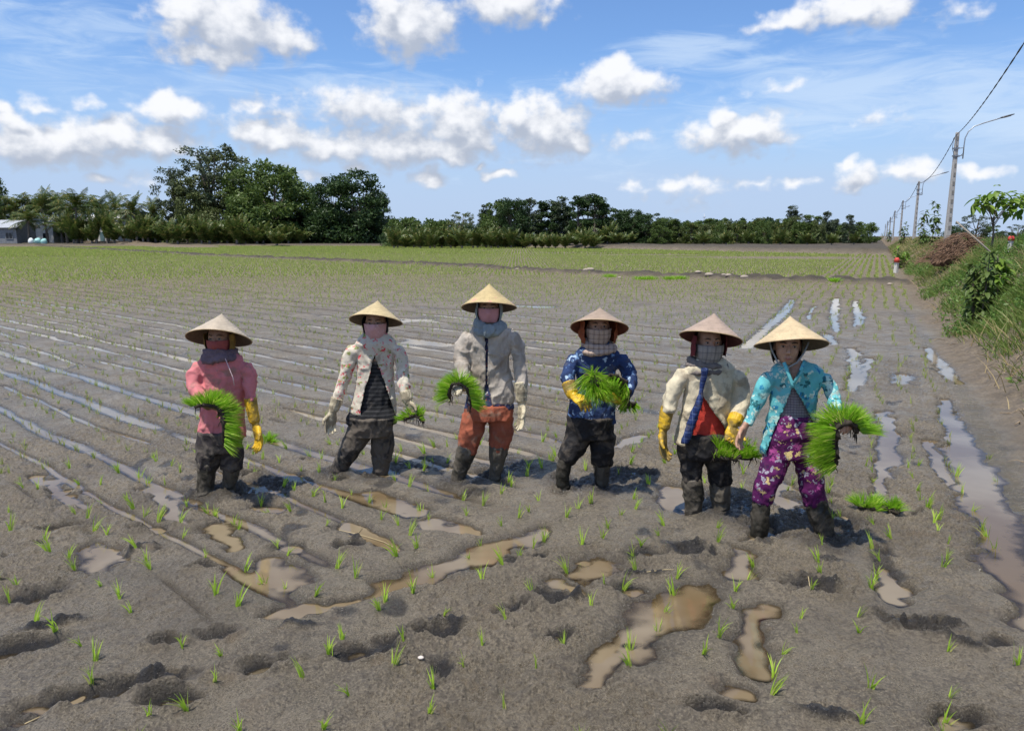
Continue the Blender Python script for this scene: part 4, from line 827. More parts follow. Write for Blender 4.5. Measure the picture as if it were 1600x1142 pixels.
# ---- woman in rust trousers
P3 = Person('tallest woman in a dusty beige jacket, rust-brown trousers and grey scarf', (742, 752), depth(742, 752), 13); P3.hatH = .172
bei = cloth('dusty_beige_nylon', (.50, .44, .37), .3, .45, .7, mudc=(.26, .215, .165)); ru = cloth('rust_cotton', (.34, .10, .055), .25, .35, .9, mudc=(.24, .15, .105))
inn = cloth('dark_floral_shirt', (.05, .06, .13), .3, .1, pattern=flowers([(.50, .45, .4), (.45, .12, .06)], 30, .25))
person(P3, dict(torso=[(499,750,778,.85),(506,740,790,.6),(514,732,800,.55),(532,729,802),(550,728,801),(575,729,801),(592,730,803),(610,727,806),(628,724,807)], topmat=bei, amp=.009, freq=13,
    cut=[(512,757,765),(530,757.5,763),(585,759,762),(600,758,763),(628,754,768),(634,753,769)],
    inner=[(510,746,784),(530,736,796),(580,734,796),(628,726,804),(638,724,806)], innermat=inn,
    armR=[(742,512,0,13),(731,522,0,15),(725,542,0,14.5),(722,562,-.02,14),(722,582,-.1,12),(725,600,-.2,9.5)], armL=[(793,512,0,13),(803,520,0,14),(809,542,0,14),(811,562,-.01,13.5),(813,584,-.03,12),(814,602,-.05,11)],
    hips=[(631,727,800),(640,723,804),(654,722,804)], legR=[(742,650,0,21),(737,672,-.02,19.5),(733,690,-.03,16.5),(731,706,-.03,14.5)], legL=[(784,650,.02,20.5),(783,672,.01,19.5),(780,690,0,16.5),(779,704,0,14)],
    bootR=[(731,698,-.03,15.5),(727,712,-.03,16),(721,728,-.03,13.5),(715,744,-.03,11.5),(711,762,-.03,10.5)], bootL=[(779,696,0,15.5),(778,708,0,14.5),(776,724,0,11.5),(773,742,0,9.5),(772,756,0,9.5)],
    trmat=ru, bootmat=BOOT, head=(764,483), neck=(764,508)))
P3.shell('face_mask', cloth('pink_mask_cloth', (.56, .27, .28), .12), (.080, .096, .130), -70, 70, -.085, .012, bulge=(-.02, .018))
gs = cloth('grey_blue_scarf', (.27, .31, .32), .25, .1); P3.shell('head_cloth', gs, (.094, .108, .16), 55, 305, -.13, .05, amp=.008)
mb = MB(); c = P3.hc
for k, (r_, z) in enumerate(((.10, -.135), (.088, -.112), (.078, -.09))): mb.tube([c+Vector((r_*math.sin(a), -(r_*.9)*math.cos(a), z+.014*math.sin(a+k*2)-.03*max(0, math.cos(a))**2)) for a in np.linspace(0, 2*math.pi, 20)], [(.022, .024)]*20, 10, (0, 0, 1))
mb.tube([c+Vector((.0, -.10, -.10)), c+Vector((-.01, -.125, -.15)), c+Vector((-.015, -.12, -.185))], [(.05, .014), (.042, .014), (.01, .008)], 12)
P3.garment(mb, 'scarf', gs, .006, .006, 22, 2)
P3.hat((765,442), (720,481), (808.5,481), R(-12), R(0), m_hat('hat_painted_yellow', (.76, .58, .27), .15, (.62, .26, .22)), inmat=HATIN)
P3.glove(CREAMG, [(813,597,-.04,10.8),(815,612,-.05,10),(815,626,-.05,9)], (815,630,-.05), (815,655,-.07), palm=(-.8,-.4,0), curl=.35, thumb=-1, size=1.15)
P3.glove(CREAMG, [(724,596,-.19,9.5),(724,604,-.21,9)], (724,606,-.22), (718,606,-.28), palm=(0,0,-1), curl=1.0, thumb=1, size=.9)
J = P3.J
bundle([J(703,622,-.27), J(702,609,-.28), J(708,599,-.29), J(719,596,-.29), J(729,603,-.29), J(734,618,-.28), J(737,632,-.27)], [(-1,0,.1),(-1,0,.5),(-.5,0,1),(.1,0,1),(.8,0,.6),(1,0,.2),(1,0,-.1)], .05, .013, .112, 760, 'seedling_bundle', 'arching clump of light green seedlings held beside the beige jacket', seed=23, spread=.5, roots=14)

# ---- woman in blue patterned shirt
P4 = Person('woman in a dark blue blossom shirt, beige plaid cloth over her face', (910, 762), depth(910, 762), 14); P4.hatH = .15
blu = cloth('navy_blossom_print', (.035, .065, .17), .4, .2, .9, mudc=(.09, .085, .09), pattern=flowers([(.16, .27, .45), (.38, .50, .62), (.02, .025, .06)], 15, .26))
pl = cloth('beige_plaid', (.48, .36, .28), .15, .15, pattern=plaid((.10, .07, .06), (.45, .35, .3), 30, .16)); org = cloth('rust_orange_cloth', (.30, .08, .03), .3, .1)
person(P4, dict(torso=[(533,922,950,.85),(540,906,962,.55),(550,897,970,.56),(572,897,968),(600,896,966),(625,889,967),(648,884,968),(662,882,969)], topname='shirt', topmat=blu, inner=None,
    armR=[(904,546,0,13),(896,556,0,14.5),(890,575,-.02,14),(887,592,-.05,13),(889,602,-.09,11.5)], armL=[(962,547,0,13),(972,556,0,14.5),(980,577,-.01,15),(984,598,-.05,15),(980,612,-.12,12.5),(970,622,-.19,10)],
    hips=[(650,885,964),(668,883,962),(682,884,962)], legR=[(905,680,0,21),(895,700,-.03,18.5),(884,720,-.04,15)], legL=[(942,680,.02,20.5),(941,702,0,19),(940,724,0,15.5)],
    bootR=[(886,712,-.04,13),(882,726,-.04,12),(880,742,-.04,11),(879,762,-.04,10.5)], bootL=[(941,718,0,13.5),(941,734,0,12.5),(940,752,0,11),(939,774,0,10.5)],
    trmat=BLK, bootmat=BOOT2, head=(935,511), neck=(936,538)))
P4.shell('face_mask', pl, (.086, .102, .15), -95, 95, -.118, -.004, bulge=(-.02, .012), taper=.05)
P4.shell('head_cloth', org, (.115, .11, .22), 58, 302, -.11, .05, amp=.012, taper=.12)
mb = MB(); c = P4.hc
for k, (r_, z) in enumerate(((.112, -.150), (.098, -.128), (.086, -.108))): mb.tube([c+Vector((r_*math.sin(a), -(r_*.85)*math.cos(a)-.005, z+.012*math.sin(a+k*2)-.012*max(0, math.cos(a)))) for a in np.linspace(0, 2*math.pi, 20)], [(.020, .020)]*20, 10, (0, 0, 1))
P4.garment(mb, 'scarf', pl, .006, .006, 20, 2)
P4.hat((938,477), (890,509), (983,517), R(-20), R(4), m_hat('hat_weathered_tan', (.54, .40, .28), .3), inmat=plain('hat_rust_lining', (.20, .055, .025), .85, 0, .4, 30))
P4.glove(YEL, [(888,598,-.08,11.5),(892,610,-.11,11),(895,616,-.14,10)], (896,618,-.15), (910,628,-.22), palm=(.4,0,-1), curl=.7, thumb=1)
P4.glove(YEL, [(974,619,-.17,10),(964,624,-.22,9.5)], (962,624,-.22), (946,624,-.27), palm=(0,.2,1), curl=.8, thumb=-1)
J = P4.J
bundle([J(915,600,-.26), J(921,594,-.28), J(930,592,-.29), J(938,600,-.29), J(941,616,-.28)], [(-.5,-.6,-.3),(-.1,-.9,.4),(.3,-.9,.4),(.5,-.9,-.3),(.4,-.6,-1)], .05, .014, .135, 560, 'seedling_bundle', 'loose dark green seedlings drooping in front of the blue shirt from a yellow glove', seed=24, spread=.95, down=.55)
bundle([J(939,608,-.24), J(944,597,-.25), J(955,592,-.25), J(967,597,-.25), J(974,610,-.24), J(976,624,-.23)], [(1,-.3,-.3),(.5,-.5,-.9),(0,-.6,-1),(-.5,-.6,-.9),(-1,-.5,-.4),(-1,-.5,0)], .075, .014, .095, 520, 'seedling_roll', 'curled seedling roll with its brown root side up in the crook of the blue sleeve', 'seedling roll', seed=25, spread=.6, down=.2)
bundle([J(974,628,-.16), J(984,634,-.14), J(992,632,-.12)], [(0,-.7,-.6),(.2,-.7,-.6),(.5,-.5,-.5)], .03, .01, .06, 160, 'seedling_tuft', 'tiny green seedling tuft poking out under the elbow of the blue shirt', seed=26, spread=.8)

# ---- woman in cream jacket
P5 = Person('broad woman in a muddy cream jacket over a red shirt, grey plaid mask', (1104, 802), depth(1104, 802), 15); P5.hatH = .165
crm = cloth('muddy_cream_cotton', (.66, .58, .41), .2, .40, .9, mudc=(.33, .27, .19)); redsh = cloth('red_tshirt', (.60, .06, .04), .2, .15, .9, mudc=(.38, .10, .07))
gpl = cloth('grey_plaid', (.33, .30, .27), .2, .15, pattern=plaid((.06, .06, .07), (.15, .14, .14), 22, .12)); bpl = cloth('blue_plaid', (.022, .045, .16), .3, .2, pattern=plaid((.01, .015, .045), (.10, .14, .26), 26, .2))
person(P5, dict(torso=[(557,1092,1122,.85),(563,1076,1140,.55),(572,1067,1152,.58),(590,1066,1152,.62),(612,1065,1150,.64),(635,1062,1148,.66),(655,1058,1146,.66),(675,1053,1144,.66),(692,1049,1142,.66)], topmat=crm, amp=.007, freq=12,
    cut=[(569,1096,1108),(590,1095.5,1101),(610,1094.4,1095),(616,1093,1097),(640,1086,1112),(660,1079,1128),(692,1070,1148),(700,1069,1150)],
    inner=[(575,1076,1140),(600,1072,1142),(650,1066,1140),(680,1064,1139),(688,1064,1139)], innermat=redsh,
    armR=[(1076,568,0,14),(1066,578,0,17),(1057,600,0,16.5),(1049,622,-.01,15),(1044,645,-.03,13)], armL=[(1142,570,0,15),(1153,582,0,17.5),(1158,604,0,17),(1158,626,-.03,16.5),(1153,648,-.08,14),(1149,658,-.11,12)],
    hips=[(676,1058,1142),(694,1057,1143),(712,1058,1142)], legR=[(1080,708,0,22),(1080,730,-.01,19),(1081,752,-.02,16.5)], legL=[(1121,708,.01,22),(1123,732,0,20),(1126,756,-.01,17.5)],
    bootR=[(1081,746,-.02,16.5),(1082,762,-.02,17),(1083,780,-.02,15.5),(1083,802,-.02,14)], bootL=[(1126,750,-.01,16.5),(1127,768,-.02,16.5),(1127,788,-.02,15),(1127,816,-.02,14)],
    trmat=BLK, bootmat=BOOT, head=(1108,536), neck=(1108,564)))
mb = MB(); P5.torso(mb, [(575,1096,1108,.9),(600,1093,1101,.9),(616,1091,1099,.9),(640,1082,1094,.9),(665,1072,1085,.9),(693,1063,1077,.9)], dy=-.122); P5.garment(mb, 'shirt_front_panel', bpl, .006, .003, 20)
P5.shell('face_mask', gpl, (.086, .102, .16), -100, 100, -.125, -.002, bulge=(-.02, .01), taper=.08)
P5.shell('head_cloth', cloth('dark_red_cloth', (.17, .03, .035), .3), (.10, .112, .19), 62, 298, -.08, .05, amp=.01, taper=.1)
mb = MB(); c = P5.hc
for k, (r_, z) in enumerate(((.120, -.170), (.112, -.145), (.098, -.12))): mb.tube([c+Vector((r_*math.sin(a), -(r_*.72)*math.cos(a)+.01, z+.012*math.sin(a+k*2))) for a in np.linspace(0, 2*math.pi, 22)], [(.024, .018)]*22, 10, (0, 0, 1))
P5.garment(mb, 'scarf', cloth('grey_brown_cape', (.20, .17, .15), .3, .1), .006, .006, 18, 3)
P5.hat((1115,490), (1060.5,519), (1160,540), R(-14), R(11), m_hat('hat_pinkish_straw', (.58, .43, .32), .3), inmat=plain('hat_maroon_lining', (.13, .035, .03), .85, 0, .4, 30))
P5.glove(YEL, [(1044,636,-.02,11.5),(1040,652,-.03,10.8),(1037,668,-.04,9.5)], (1036,672,-.04), (1036,698,-.06), palm=(.7,-.5,0), curl=.45, thumb=1, size=1.15)
P5.glove(YEL, [(1151,650,-.1,12.5),(1147,660,-.13,12)], (1146,663,-.14), (1143,680,-.17), palm=(0,-.8,-.1), curl=.9, thumb=-1)
J = P5.J
bundle([J(1117,704,-.19), J(1130,708,-.2), J(1145,710,-.2), J(1162,709,-.2), J(1174,703,-.19)], [(-.9,-.1,.55),(-.35,-.2,1),(0,-.3,1),(.35,-.2,1),(.9,-.1,.5)], .06, .014, .115, 620, 'seedling_bundle', 'flat clump of dark green seedlings hanging from the yellow glove of the woman in cream', seed=27, spread=.55, roots=16)

# ---- woman in turquoise
P6 = Person('bare-faced woman in a turquoise flowered jacket and purple floral trousers', (1236, 838), depth(1236, 836), 16); P6.hatH = .170
tq = cloth('turquoise_flower_print', (.13, .46, .48), .2, .12, .85, mudc=(.3, .3, .24), pattern=flowers([(.42, .62, .55), (.02, .11, .12), (.02, .20, .36), (.55, .66, .55)], 11, .30))
pur = cloth('purple_flower_print', (.10, .010, .085), .35, .08, .85, mudc=(.10, .08, .07), pattern=flowers([(.34, .06, .22), (.55, .42, .18), (.33, .30, .36), (.05, .01, .06)], 14, .29))
chk = cloth('small_checked_shirt', (.30, .26, .28), .15, .1, pattern=plaid((.05, .04, .06), (.1, .08, .1), 62, .24))
def hands6(mb):
    P6.hand(mb, P6.J(1165,665,-.05), P6.J(1156,684,-.06), palm=(.5, -.5, 0), curl=.5, thumb=1); P6.hand(mb, P6.J(1307,648,-.25), P6.J(1318,658,-.32), palm=(0, -.2, -1), curl=.9, thumb=-1)
person(P6, dict(torso=[(561,1224,1252,.8),(567,1213,1276,.55),(576,1203,1290,.55),(596,1200,1287),(620,1199,1280,.64),(645,1194,1279),(672,1188,1279),(692,1183,1279),(708,1181,1278)], topmat=tq, amp=.006, freq=13,
    cut=[(557,1225,1256),(566,1229,1256),(580,1233,1250),(597,1238.5,1240.5),(603,1238.7,1239),(606,1237,1241),(630,1228,1256),(660,1214,1272),(690,1202,1290),(712,1194,1300)],
    inner=[(588,1218,1262,.6),(604,1208,1276),(630,1206,1276),(655,1202,1276),(668,1200,1277)], innermat=chk,
    armR=[(1212,574,0,13),(1202,584,0,15),(1193,604,0,14.5),(1184,626,-.01,13.5),(1175,648,-.03,11.5),(1168,664,-.045,9.5)], armL=[(1280,574,0,13),(1291,584,0,14.5),(1298,603,-.02,14),(1302,620,-.06,12.5),(1304,634,-.15,11),(1306,647,-.24,9)],
    hips=[(648,1208,1270),(660,1203,1274),(675,1198,1275),(696,1196,1276),(712,1196,1278)], legR=[(1217,706,0,22),(1209,730,-.01,20.5),(1198,756,-.02,19),(1192,784,-.02,15.5)], legL=[(1256,706,.0,22),(1264,734,-.02,21.5),(1268,760,-.03,20.5),(1275,788,-.04,17.5)],
    bootR=[(1192,776,-.02,15.5),(1189,794,-.02,14.5),(1188,812,-.02,13.5),(1187,836,-.02,13)], bootL=[(1273,780,-.04,17.5),(1279,798,-.05,17.5),(1285,820,-.06,16),(1291,846,-.07,13),(1294,868,-.08,12)],
    trmat=pur, bootmat=BOOT2, head=(1230,540), neck=(1241,570), yaw=R(-14), nod=R(6), masked=False, hands=hands6, hdy=-.02))
P6.shell('hair', HAIR, (.085, .105, .145), 66, 294, -.10, .09, amp=.008, cen=(0, .008, 0))
c = P6.hc; q = P6.hrot; C = lambda x, y, z: c+q @ Vector((x, y, z))
MB().tube([C(.11, -.02, .03), C(.085, -.045, -.03), C(.05, -.068, -.080), C(0, -.070, -.112), C(-.05, -.055, -.085), C(-.085, -.03, -.02), C(-.10, -.02, .03)], [.005]*7, 8).obj('chin_strap', cloth('grey_strap', (.30, .32, .32), .2), P6.root)
mb = MB(); mb.tube([P6.J(1225,566,-.115), P6.J(1231,582,-.135), P6.J(1238,600,-.145), P6.J(1239,606,-.148)], [(.010, .005)]*4, 8, (0, 1, 0)); mb.tube([P6.J(1257,564,-.11), P6.J(1250,582,-.135), P6.J(1240,600,-.147)], [(.010, .005)]*3, 8, (0, 1, 0)); mb.obj('collar', tq, P6.root)
P6.hat((1234.5,495), (1179,538), (1292.5,541), R(-13), R(1.5), m_hat('hat_new_palm_leaf', (.86, .66, .38), .25), inmat=HATIN)
J = P6.J
bundle([J(1300,722,-.27), J(1299,700,-.28), J(1299,678,-.29), J(1303,662,-.3), J(1314,655,-.3), J(1326,658,-.3), J(1335,670,-.29)], [(-1,0,-.2),(-1,0,0),(-1,0,.3),(-.7,0,.8),(.05,0,1),(.7,0,.7),(1,0,.05)], .075, .019, .128, 1300, 'seedling_bundle', 'largest seedling bundle, fanned round a thick root mat on the arm in turquoise', seed=28, spread=.5, roots=22)

# ---- loose clumps lying in the field
def clump(px, py, w, n, blen, label, seed, grp=None):
    x, y = gp(px, py); z = hz_(x, y)+.012
    bundle([(x-w, y, z), (x-w*.3, y+.02, z+.004), (x+w*.3, y-.02, z+.004), (x+w, y, z)], [(-.8,-.3,.8),(-.2,-.4,1),(.2,-.4,1),(.8,-.2,.8)], .035, .012, blen, n, 'seedling_clump', label, 'seedling clump', seed=seed, spread=.9, roots=4, bw=.005, group=grp)
clump(418, 690, .04, 220, .10, 'small dropped seedling clump on the mud right of the woman in pink', 31)
clump(1356, 804, .05, 320, .12, 'larger of two seedling clumps dropped right of the woman in turquoise', 32)
clump(1392, 810, .04, 160, .09, 'smaller of two seedling clumps dropped right of the woman in turquoise', 33)

# ================================================================ trees beyond the paddy
def place_word(px):
    for lim, w in ((130, 'at the far left edge'), (260, 'behind the pale houses on the left'), (420, 'behind the woman in pink'), (520, 'between the woman in pink and the floral jacket'), (660, 'behind the floral jacket'), (850, 'behind the tallest woman'), (1010, 'behind the blue shirt'), (1150, 'behind the cream jacket'), (1300, 'behind the woman in turquoise')):
        if px < lim: return w
    return 'near the row of lamp posts'
bark = plain('bark', (.16, .13, .10), .9, 0, .4, 12, .6, .02); palmbark = plain('palm_bark', (.20, .17, .14), .9, 0, .35, 8, .6, .02)
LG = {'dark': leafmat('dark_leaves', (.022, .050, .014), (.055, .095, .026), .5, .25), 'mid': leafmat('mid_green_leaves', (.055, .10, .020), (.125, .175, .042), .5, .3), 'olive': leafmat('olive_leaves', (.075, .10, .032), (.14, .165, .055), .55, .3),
      'blue': leafmat('grey_green_leaves', (.050, .075, .040), (.095, .12, .065), .55, .25), 'palm': leafmat('palm_fronds', (.035, .070, .014), (.11, .145, .032), .42, .3, (.30, .24, .07)), 'nipa': leafmat('nipa_fronds', (.045, .085, .016), (.125, .155, .036), .42, .3, (.28, .24, .08)), 'bright': leafmat('bright_leaves', (.08, .18, .02), (.22, .32, .05), .45, .4)}
def leafcards(C, size, rng, flat=.0):
    """small pointed leaves, two triangles each, random facing"""
    n = len(C); a = rng.normal(0, 1, (n, 3)); a /= np.linalg.norm(a, axis=1, keepdims=True); b_ = rng.normal(0, 1, (n, 3)); b_ -= a*np.sum(a*b_, 1, keepdims=True); b_ /= np.linalg.norm(b_, axis=1, keepdims=True)
    s = size*rng.uniform(.6, 1.3, n)[:, None]; v = np.stack([C-a*s, C+b_*s*.45, C+a*s, C-b_*s*.45], 1).reshape(-1, 3); q = np.arange(4*n).reshape(n, 4); return v, q
def crown_mesh(kind, seed):
    """unit-height crowns: clumps of leaves with gaps between them; returns crown and trunk meshes"""
    rng = np.random.default_rng(seed); cl = []; tr = MB()
    if kind == 'broad':
        for _ in range(78):
            z = rng.uniform(.0, .96); rmax = .47*math.sin(math.pi*min(1, (z+.30)/1.33))**.5*(1-.12*z); a = rng.uniform(0, 6.28); r_ = rmax*math.sqrt(rng.uniform(.15, 1)); cl.append((r_*math.cos(a), r_*math.sin(a), z, rng.uniform(.06, .125)))
        nl, ls = 110, .024; top = .55
    elif kind == 'airy':
        for _ in range(60):
            z = rng.uniform(.30, .97); rmax = .27*(.40+.75*math.sin(math.pi*(z-.26)/.76)); a = rng.uniform(0, 6.28); r_ = rmax*math.sqrt(rng.uniform(.05, 1)); cl.append((r_*math.cos(a), r_*math.sin(a), z, rng.uniform(.030, .062)))
        nl, ls = 65, .016; top = .93
    elif kind == 'column':
        for _ in range(48):
            z = rng.uniform(.0, .97); rmax = .20*math.sin(math.pi*min(1, (z+.22)/1.25))**.6*(1-.40*z)+.02; a = rng.uniform(0, 6.28); r_ = rmax*math.sqrt(rng.uniform(.05, 1)); cl.append((r_*math.cos(a), r_*math.sin(a), z, rng.uniform(.045, .085)))
        nl, ls = 85, .022; top = .9
    else:                                                    # bush
        for _ in range(40):
            z = rng.uniform(.0, .9); rmax = .62*math.sqrt(max(.05, 1-z*z*.95)); a = rng.uniform(0, 6.28); r_ = rmax*math.sqrt(rng.uniform(.05, 1)); cl.append((r_*math.cos(a), r_*math.sin(a), z, rng.uniform(.11, .18)))
        nl, ls = 90, .042; top = .5
    P = []
    for (x, y, z, r_) in cl:
        d = rng.normal(0, 1, (nl, 3)); d /= np.linalg.norm(d, axis=1, keepdims=True); rad = r_*rng.uniform(.35, 1.15, nl)**.7; p = np.array([x, y, z])+d*rad[:, None]*np.array([1.15, 1.15, .8]); P.append(p)
    P = np.concatenate(P); P = P[P[:, 2] > 0.0]; v, q = leafcards(P, ls, rng)
    cm = mesh_np('crown', v, quads=q)
    lean = rng.normal(0, .03, 2); tr.tube([(0, 0, -.03), (lean[0]*.5, lean[1]*.5, top*.35), (lean[0], lean[1], top*.7), (lean[0]*1.5, lean[1]*1.5, top)], [.022, .017, .011, .004], 8)
    for (x, y, z, r_) in cl[::3]:
        z0 = min(top, z)*rng.uniform(.45, .75); tr.tube([(lean[0]*z0, lean[1]*z0, z0), (x*.5, y*.5, z0+(z-z0)*.55), (x*.92, y*.92, z)], [.009, .006, .002], 5)
    return cm, tr.mesh('trunk')
def frond(rng, L, az_, up, droop, nleaf, lw, ll):
    """one arching palm frond with hanging leaflets: vertices, quads, tris"""
    d = np.array([math.cos(az_), math.sin(az_)]); k = 9; P = []; p = np.zeros(3); ang = up
    for i in range(k): P.append(p.copy()); p = p+L/(k-1)*np.array([d[0]*math.cos(ang), d[1]*math.cos(ang), math.sin(ang)]); ang -= droop/(k-1)*(1+i*.12)
    P = np.array(P); u = np.linspace(.12, .99, nleaf)*(k-1); i0 = np.minimum(u.astype(int), k-2); f = (u-i0)[:, None]; B = P[i0]*(1-f)+P[i0+1]*f; T = P[i0+1]-P[i0]; T /= np.linalg.norm(T, axis=1, keepdims=True)
    S = np.cross(T, [0, 0, 1]); S /= np.linalg.norm(S, axis=1, keepdims=True)+1e-6; V = []; 
    lens = ll*np.sin(np.pi*np.clip(np.linspace(.12, 1.0, nleaf)*.85+.1, 0, 1))
    for sg in (-1, 1):
        D = S*sg*.8+T*.65+np.array([0, 0, -.30])+rng.normal(0, .10, (nleaf, 3)); D /= np.linalg.norm(D, axis=1, keepdims=True); m_ = B+D*(lens*.55)[:, None]; e = B+D*lens[:, None]+np.array([0, 0, -1])*(lens*.28)[:, None]; w = T*lw
        V.append(np.stack([B-w*.5, B+w*.5, m_+w*.55, m_-w*.55, e], 1))
    V = np.concatenate(V).reshape(-1, 3); o = (np.arange(2*nleaf)*5)[:, None]; Q = o+np.array([[0, 1, 2, 3]]); Tt = o+np.array([[3, 2, 4]])
    rv = []; rq = []
    for i in range(k):
        w = .022*L*(1-i/k)+.004; sd_ = np.array([-d[1], d[0], 0]); rv += [P[i]-sd_*w*.5, P[i]+np.array([0, 0, w*.5]), P[i]+sd_*w*.5]
    for i in range(k-1):
        for j in range(2): rq.append([i*3+j, i*3+j+1, (i+1)*3+j+1, (i+1)*3+j])
    return cat([(V, Q, Tt), (np.array(rv), np.array(rq), np.zeros((0, 3), int))])
def palm_mesh(kind, seed):
    rng = np.random.default_rng(seed); parts = []; tr = MB()
    if kind == 'coconut':
        H_ = 1.0; lean = rng.normal(0, .05, 2); hub = np.array([lean[0], lean[1], .60]); n = 26; tr.tube([(0, 0, -.03), (lean[0]*.2, lean[1]*.2, .2), (lean[0]*.6, lean[1]*.6, .42), tuple(hub)], [.030, .021, .017, .016], 10)
        for i in range(n):
            v, q, t_ = frond(rng, rng.uniform(.40, .52), i*2.4+rng.normal(0, .2), rng.uniform(-.2, 1.5), rng.uniform(.5, 1.45), 28, .0085, .11); parts.append((v+hub, q, t_))
        for i in range(7): a = rng.uniform(0, 6.28); tr.ball(hub+np.array([.03*math.cos(a), .03*math.sin(a), -.03]), (.016, .016, .019), 8, 6)
    else:
        n = 20; tr.tube([(0, 0, -.02), (0, 0, .10), (0, 0, .20)], [.05, .045, .03], 8)
        for i in range(n):
            v, q, t_ = frond(rng, rng.uniform(.65, 1.0), i*2.4+rng.normal(0, .2), rng.uniform(.95, 1.55), rng.uniform(.2, 1.0), 24, .024, .20); parts.append((v+np.array([0, 0, .03]), q, t_))
    v, q, t_ = cat(parts); return mesh_np('crown', v, quads=q, tris=t_), tr.mesh('trunk')
TM = {}
for kind, n in (('broad', 3), ('airy', 2), ('column', 3), ('bush', 3)): TM[kind] = [crown_mesh(kind, 500+i*7+len(kind)) for i in range(n)]
for kind, n in (('coconut', 3), ('nipa', 3)): TM[kind] = [palm_mesh(kind, 600+i*5+len(kind)) for i in range(n)]
NM = {'broad': 'broadleaf_tree', 'airy': 'tall_airy_tree', 'column': 'slender_tree', 'bush': 'bush', 'coconut': 'coconut_palm', 'nipa': 'low_palm'}
CT = {'broad': 'tree', 'airy': 'tree', 'column': 'tree', 'bush': 'bush', 'coconut': 'palm tree', 'nipa': 'palm'}
MT = {}; TREES = []
def tree(px, top, wpx, kind, D, leaf, desc, base=None, var=None, zb=None):
    """a tree D metres off, crown width and top given in photo pixels"""
    p = at(px, 370, D); zb = hz_(p.x, D) if zb is None else zb
    if px > 600 and px < 1400 and kind in ('bush', 'broad', 'column', 'nipa'): top -= 9 if px > 940 else 6
    Hh = at(px, top, D).z-zb; Wm = wpx*D/1172; TREES.append((px, kind, desc, (p.x, D, zb), Hh, Wm, leaf, var))
rnd = random.Random(5)
# left group
for px, top, w in ((-20,292,60),(8,300,50),(28,292,56),(52,296,54),(74,290,60),(97,287,60),(121,286,78),(150,300,60),(187,294,62),(214,300,52),(243,306,56),(45,322,60),(105,330,66),(170,325,50)): tree(px, top, w, 'coconut', 150+rnd.uniform(-6, 10), 'palm', 'feathery coconut palm')
for px, top, w, lf in ((-12,272,70,'mid'),(75,312,90,'dark'),(140,316,90,'mid'),(200,328,80,'dark'),(235,332,60,'mid'),(20,325,80,'dark')): tree(px, top, w, 'broad', 163+rnd.uniform(0, 6), lf, 'leafy tree filling in behind the coconut palms')
tree(338,222,112,'airy',158,'blue','tallest airy tree with gaps of sky in its high crown'); tree(362,238,84,'airy',161,'olive','thin pale tree crossing the tallest airy crown')
tree(284,256,70,'airy',156,'blue','pale round-headed tall tree'); tree(300,276,85,'broad',154,'olive','olive broadleaf tree under the tallest airy tree'); tree(345,300,90,'broad',153,'olive','short olive broadleaf tree')
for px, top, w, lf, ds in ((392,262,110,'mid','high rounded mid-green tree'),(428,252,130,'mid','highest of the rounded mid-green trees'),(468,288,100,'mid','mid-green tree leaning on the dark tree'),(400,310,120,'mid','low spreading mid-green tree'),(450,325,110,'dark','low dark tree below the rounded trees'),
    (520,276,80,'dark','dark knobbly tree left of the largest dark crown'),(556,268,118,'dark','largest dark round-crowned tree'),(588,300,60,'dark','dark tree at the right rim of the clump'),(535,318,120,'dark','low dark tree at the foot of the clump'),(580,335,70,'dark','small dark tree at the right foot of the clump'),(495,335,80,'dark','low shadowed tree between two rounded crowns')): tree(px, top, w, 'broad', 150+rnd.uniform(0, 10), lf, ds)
for i in range(27):
    px = 112+i*13.6+rnd.uniform(-4, 4); tree(px, rnd.uniform(312, 345) if px < 380 else rnd.uniform(330, 352), rnd.uniform(30, 46), 'nipa', 138+rnd.uniform(0, 8), 'nipa', 'low palm with upright fronds')
tree(432, 352, 46, 'nipa', 134, 'nipa', 'yellowish low palm spread out in front of the dark trees')
# middle and right treeline
for px, top, w, lf in ((628,346,56,'mid'),(655,344,60,'mid'),(688,350,50,'mid')): tree(px, top, w, 'bush', 122+rnd.uniform(0, 8), lf, 'rounded bushy tree in the far hedge')
tree(720,330,46,'airy',124,'olive','small airy tree standing clear of the far hedge'); tree(775,322,60,'broad',122,'mid','left end tree of the tall dark stand'); tree(800,318,56,'broad',120,'dark','broad dark tree in the tall stand')
for i, px in enumerate((762,786,812,828,846,862,876,892,904,918,930,938)): tree(px, (326,319,320,317,322,320,314,322,314,312,311,316)[i], 40, 'column', 118+rnd.uniform(0, 10), 'dark' if i % 3 else 'blue', 'slender dark tree of the tall stand')
for px, top, w, lf in ((960,334,60,'dark'),(985,338,56,'dark'),(1015,342,56,'dark'),(1000,345,50,'mid'),(1040,350,44,'mid'),(1205,354,44,'dark'),(1030,352,40,'mid')): tree(px, top, w, 'broad', 118+rnd.uniform(0, 8), lf, 'medium tree of the far hedge')
for i in range(26):
    px = 1052+i*9+rnd.uniform(-3, 3); tree(px, rnd.uniform(349, 360), 28, 'bush' if i % 3 else 'column', 116+rnd.uniform(0, 9), ('mid', 'olive', 'mid', 'nipa')[i % 4], 'yellow-green tree of the low far hedge')
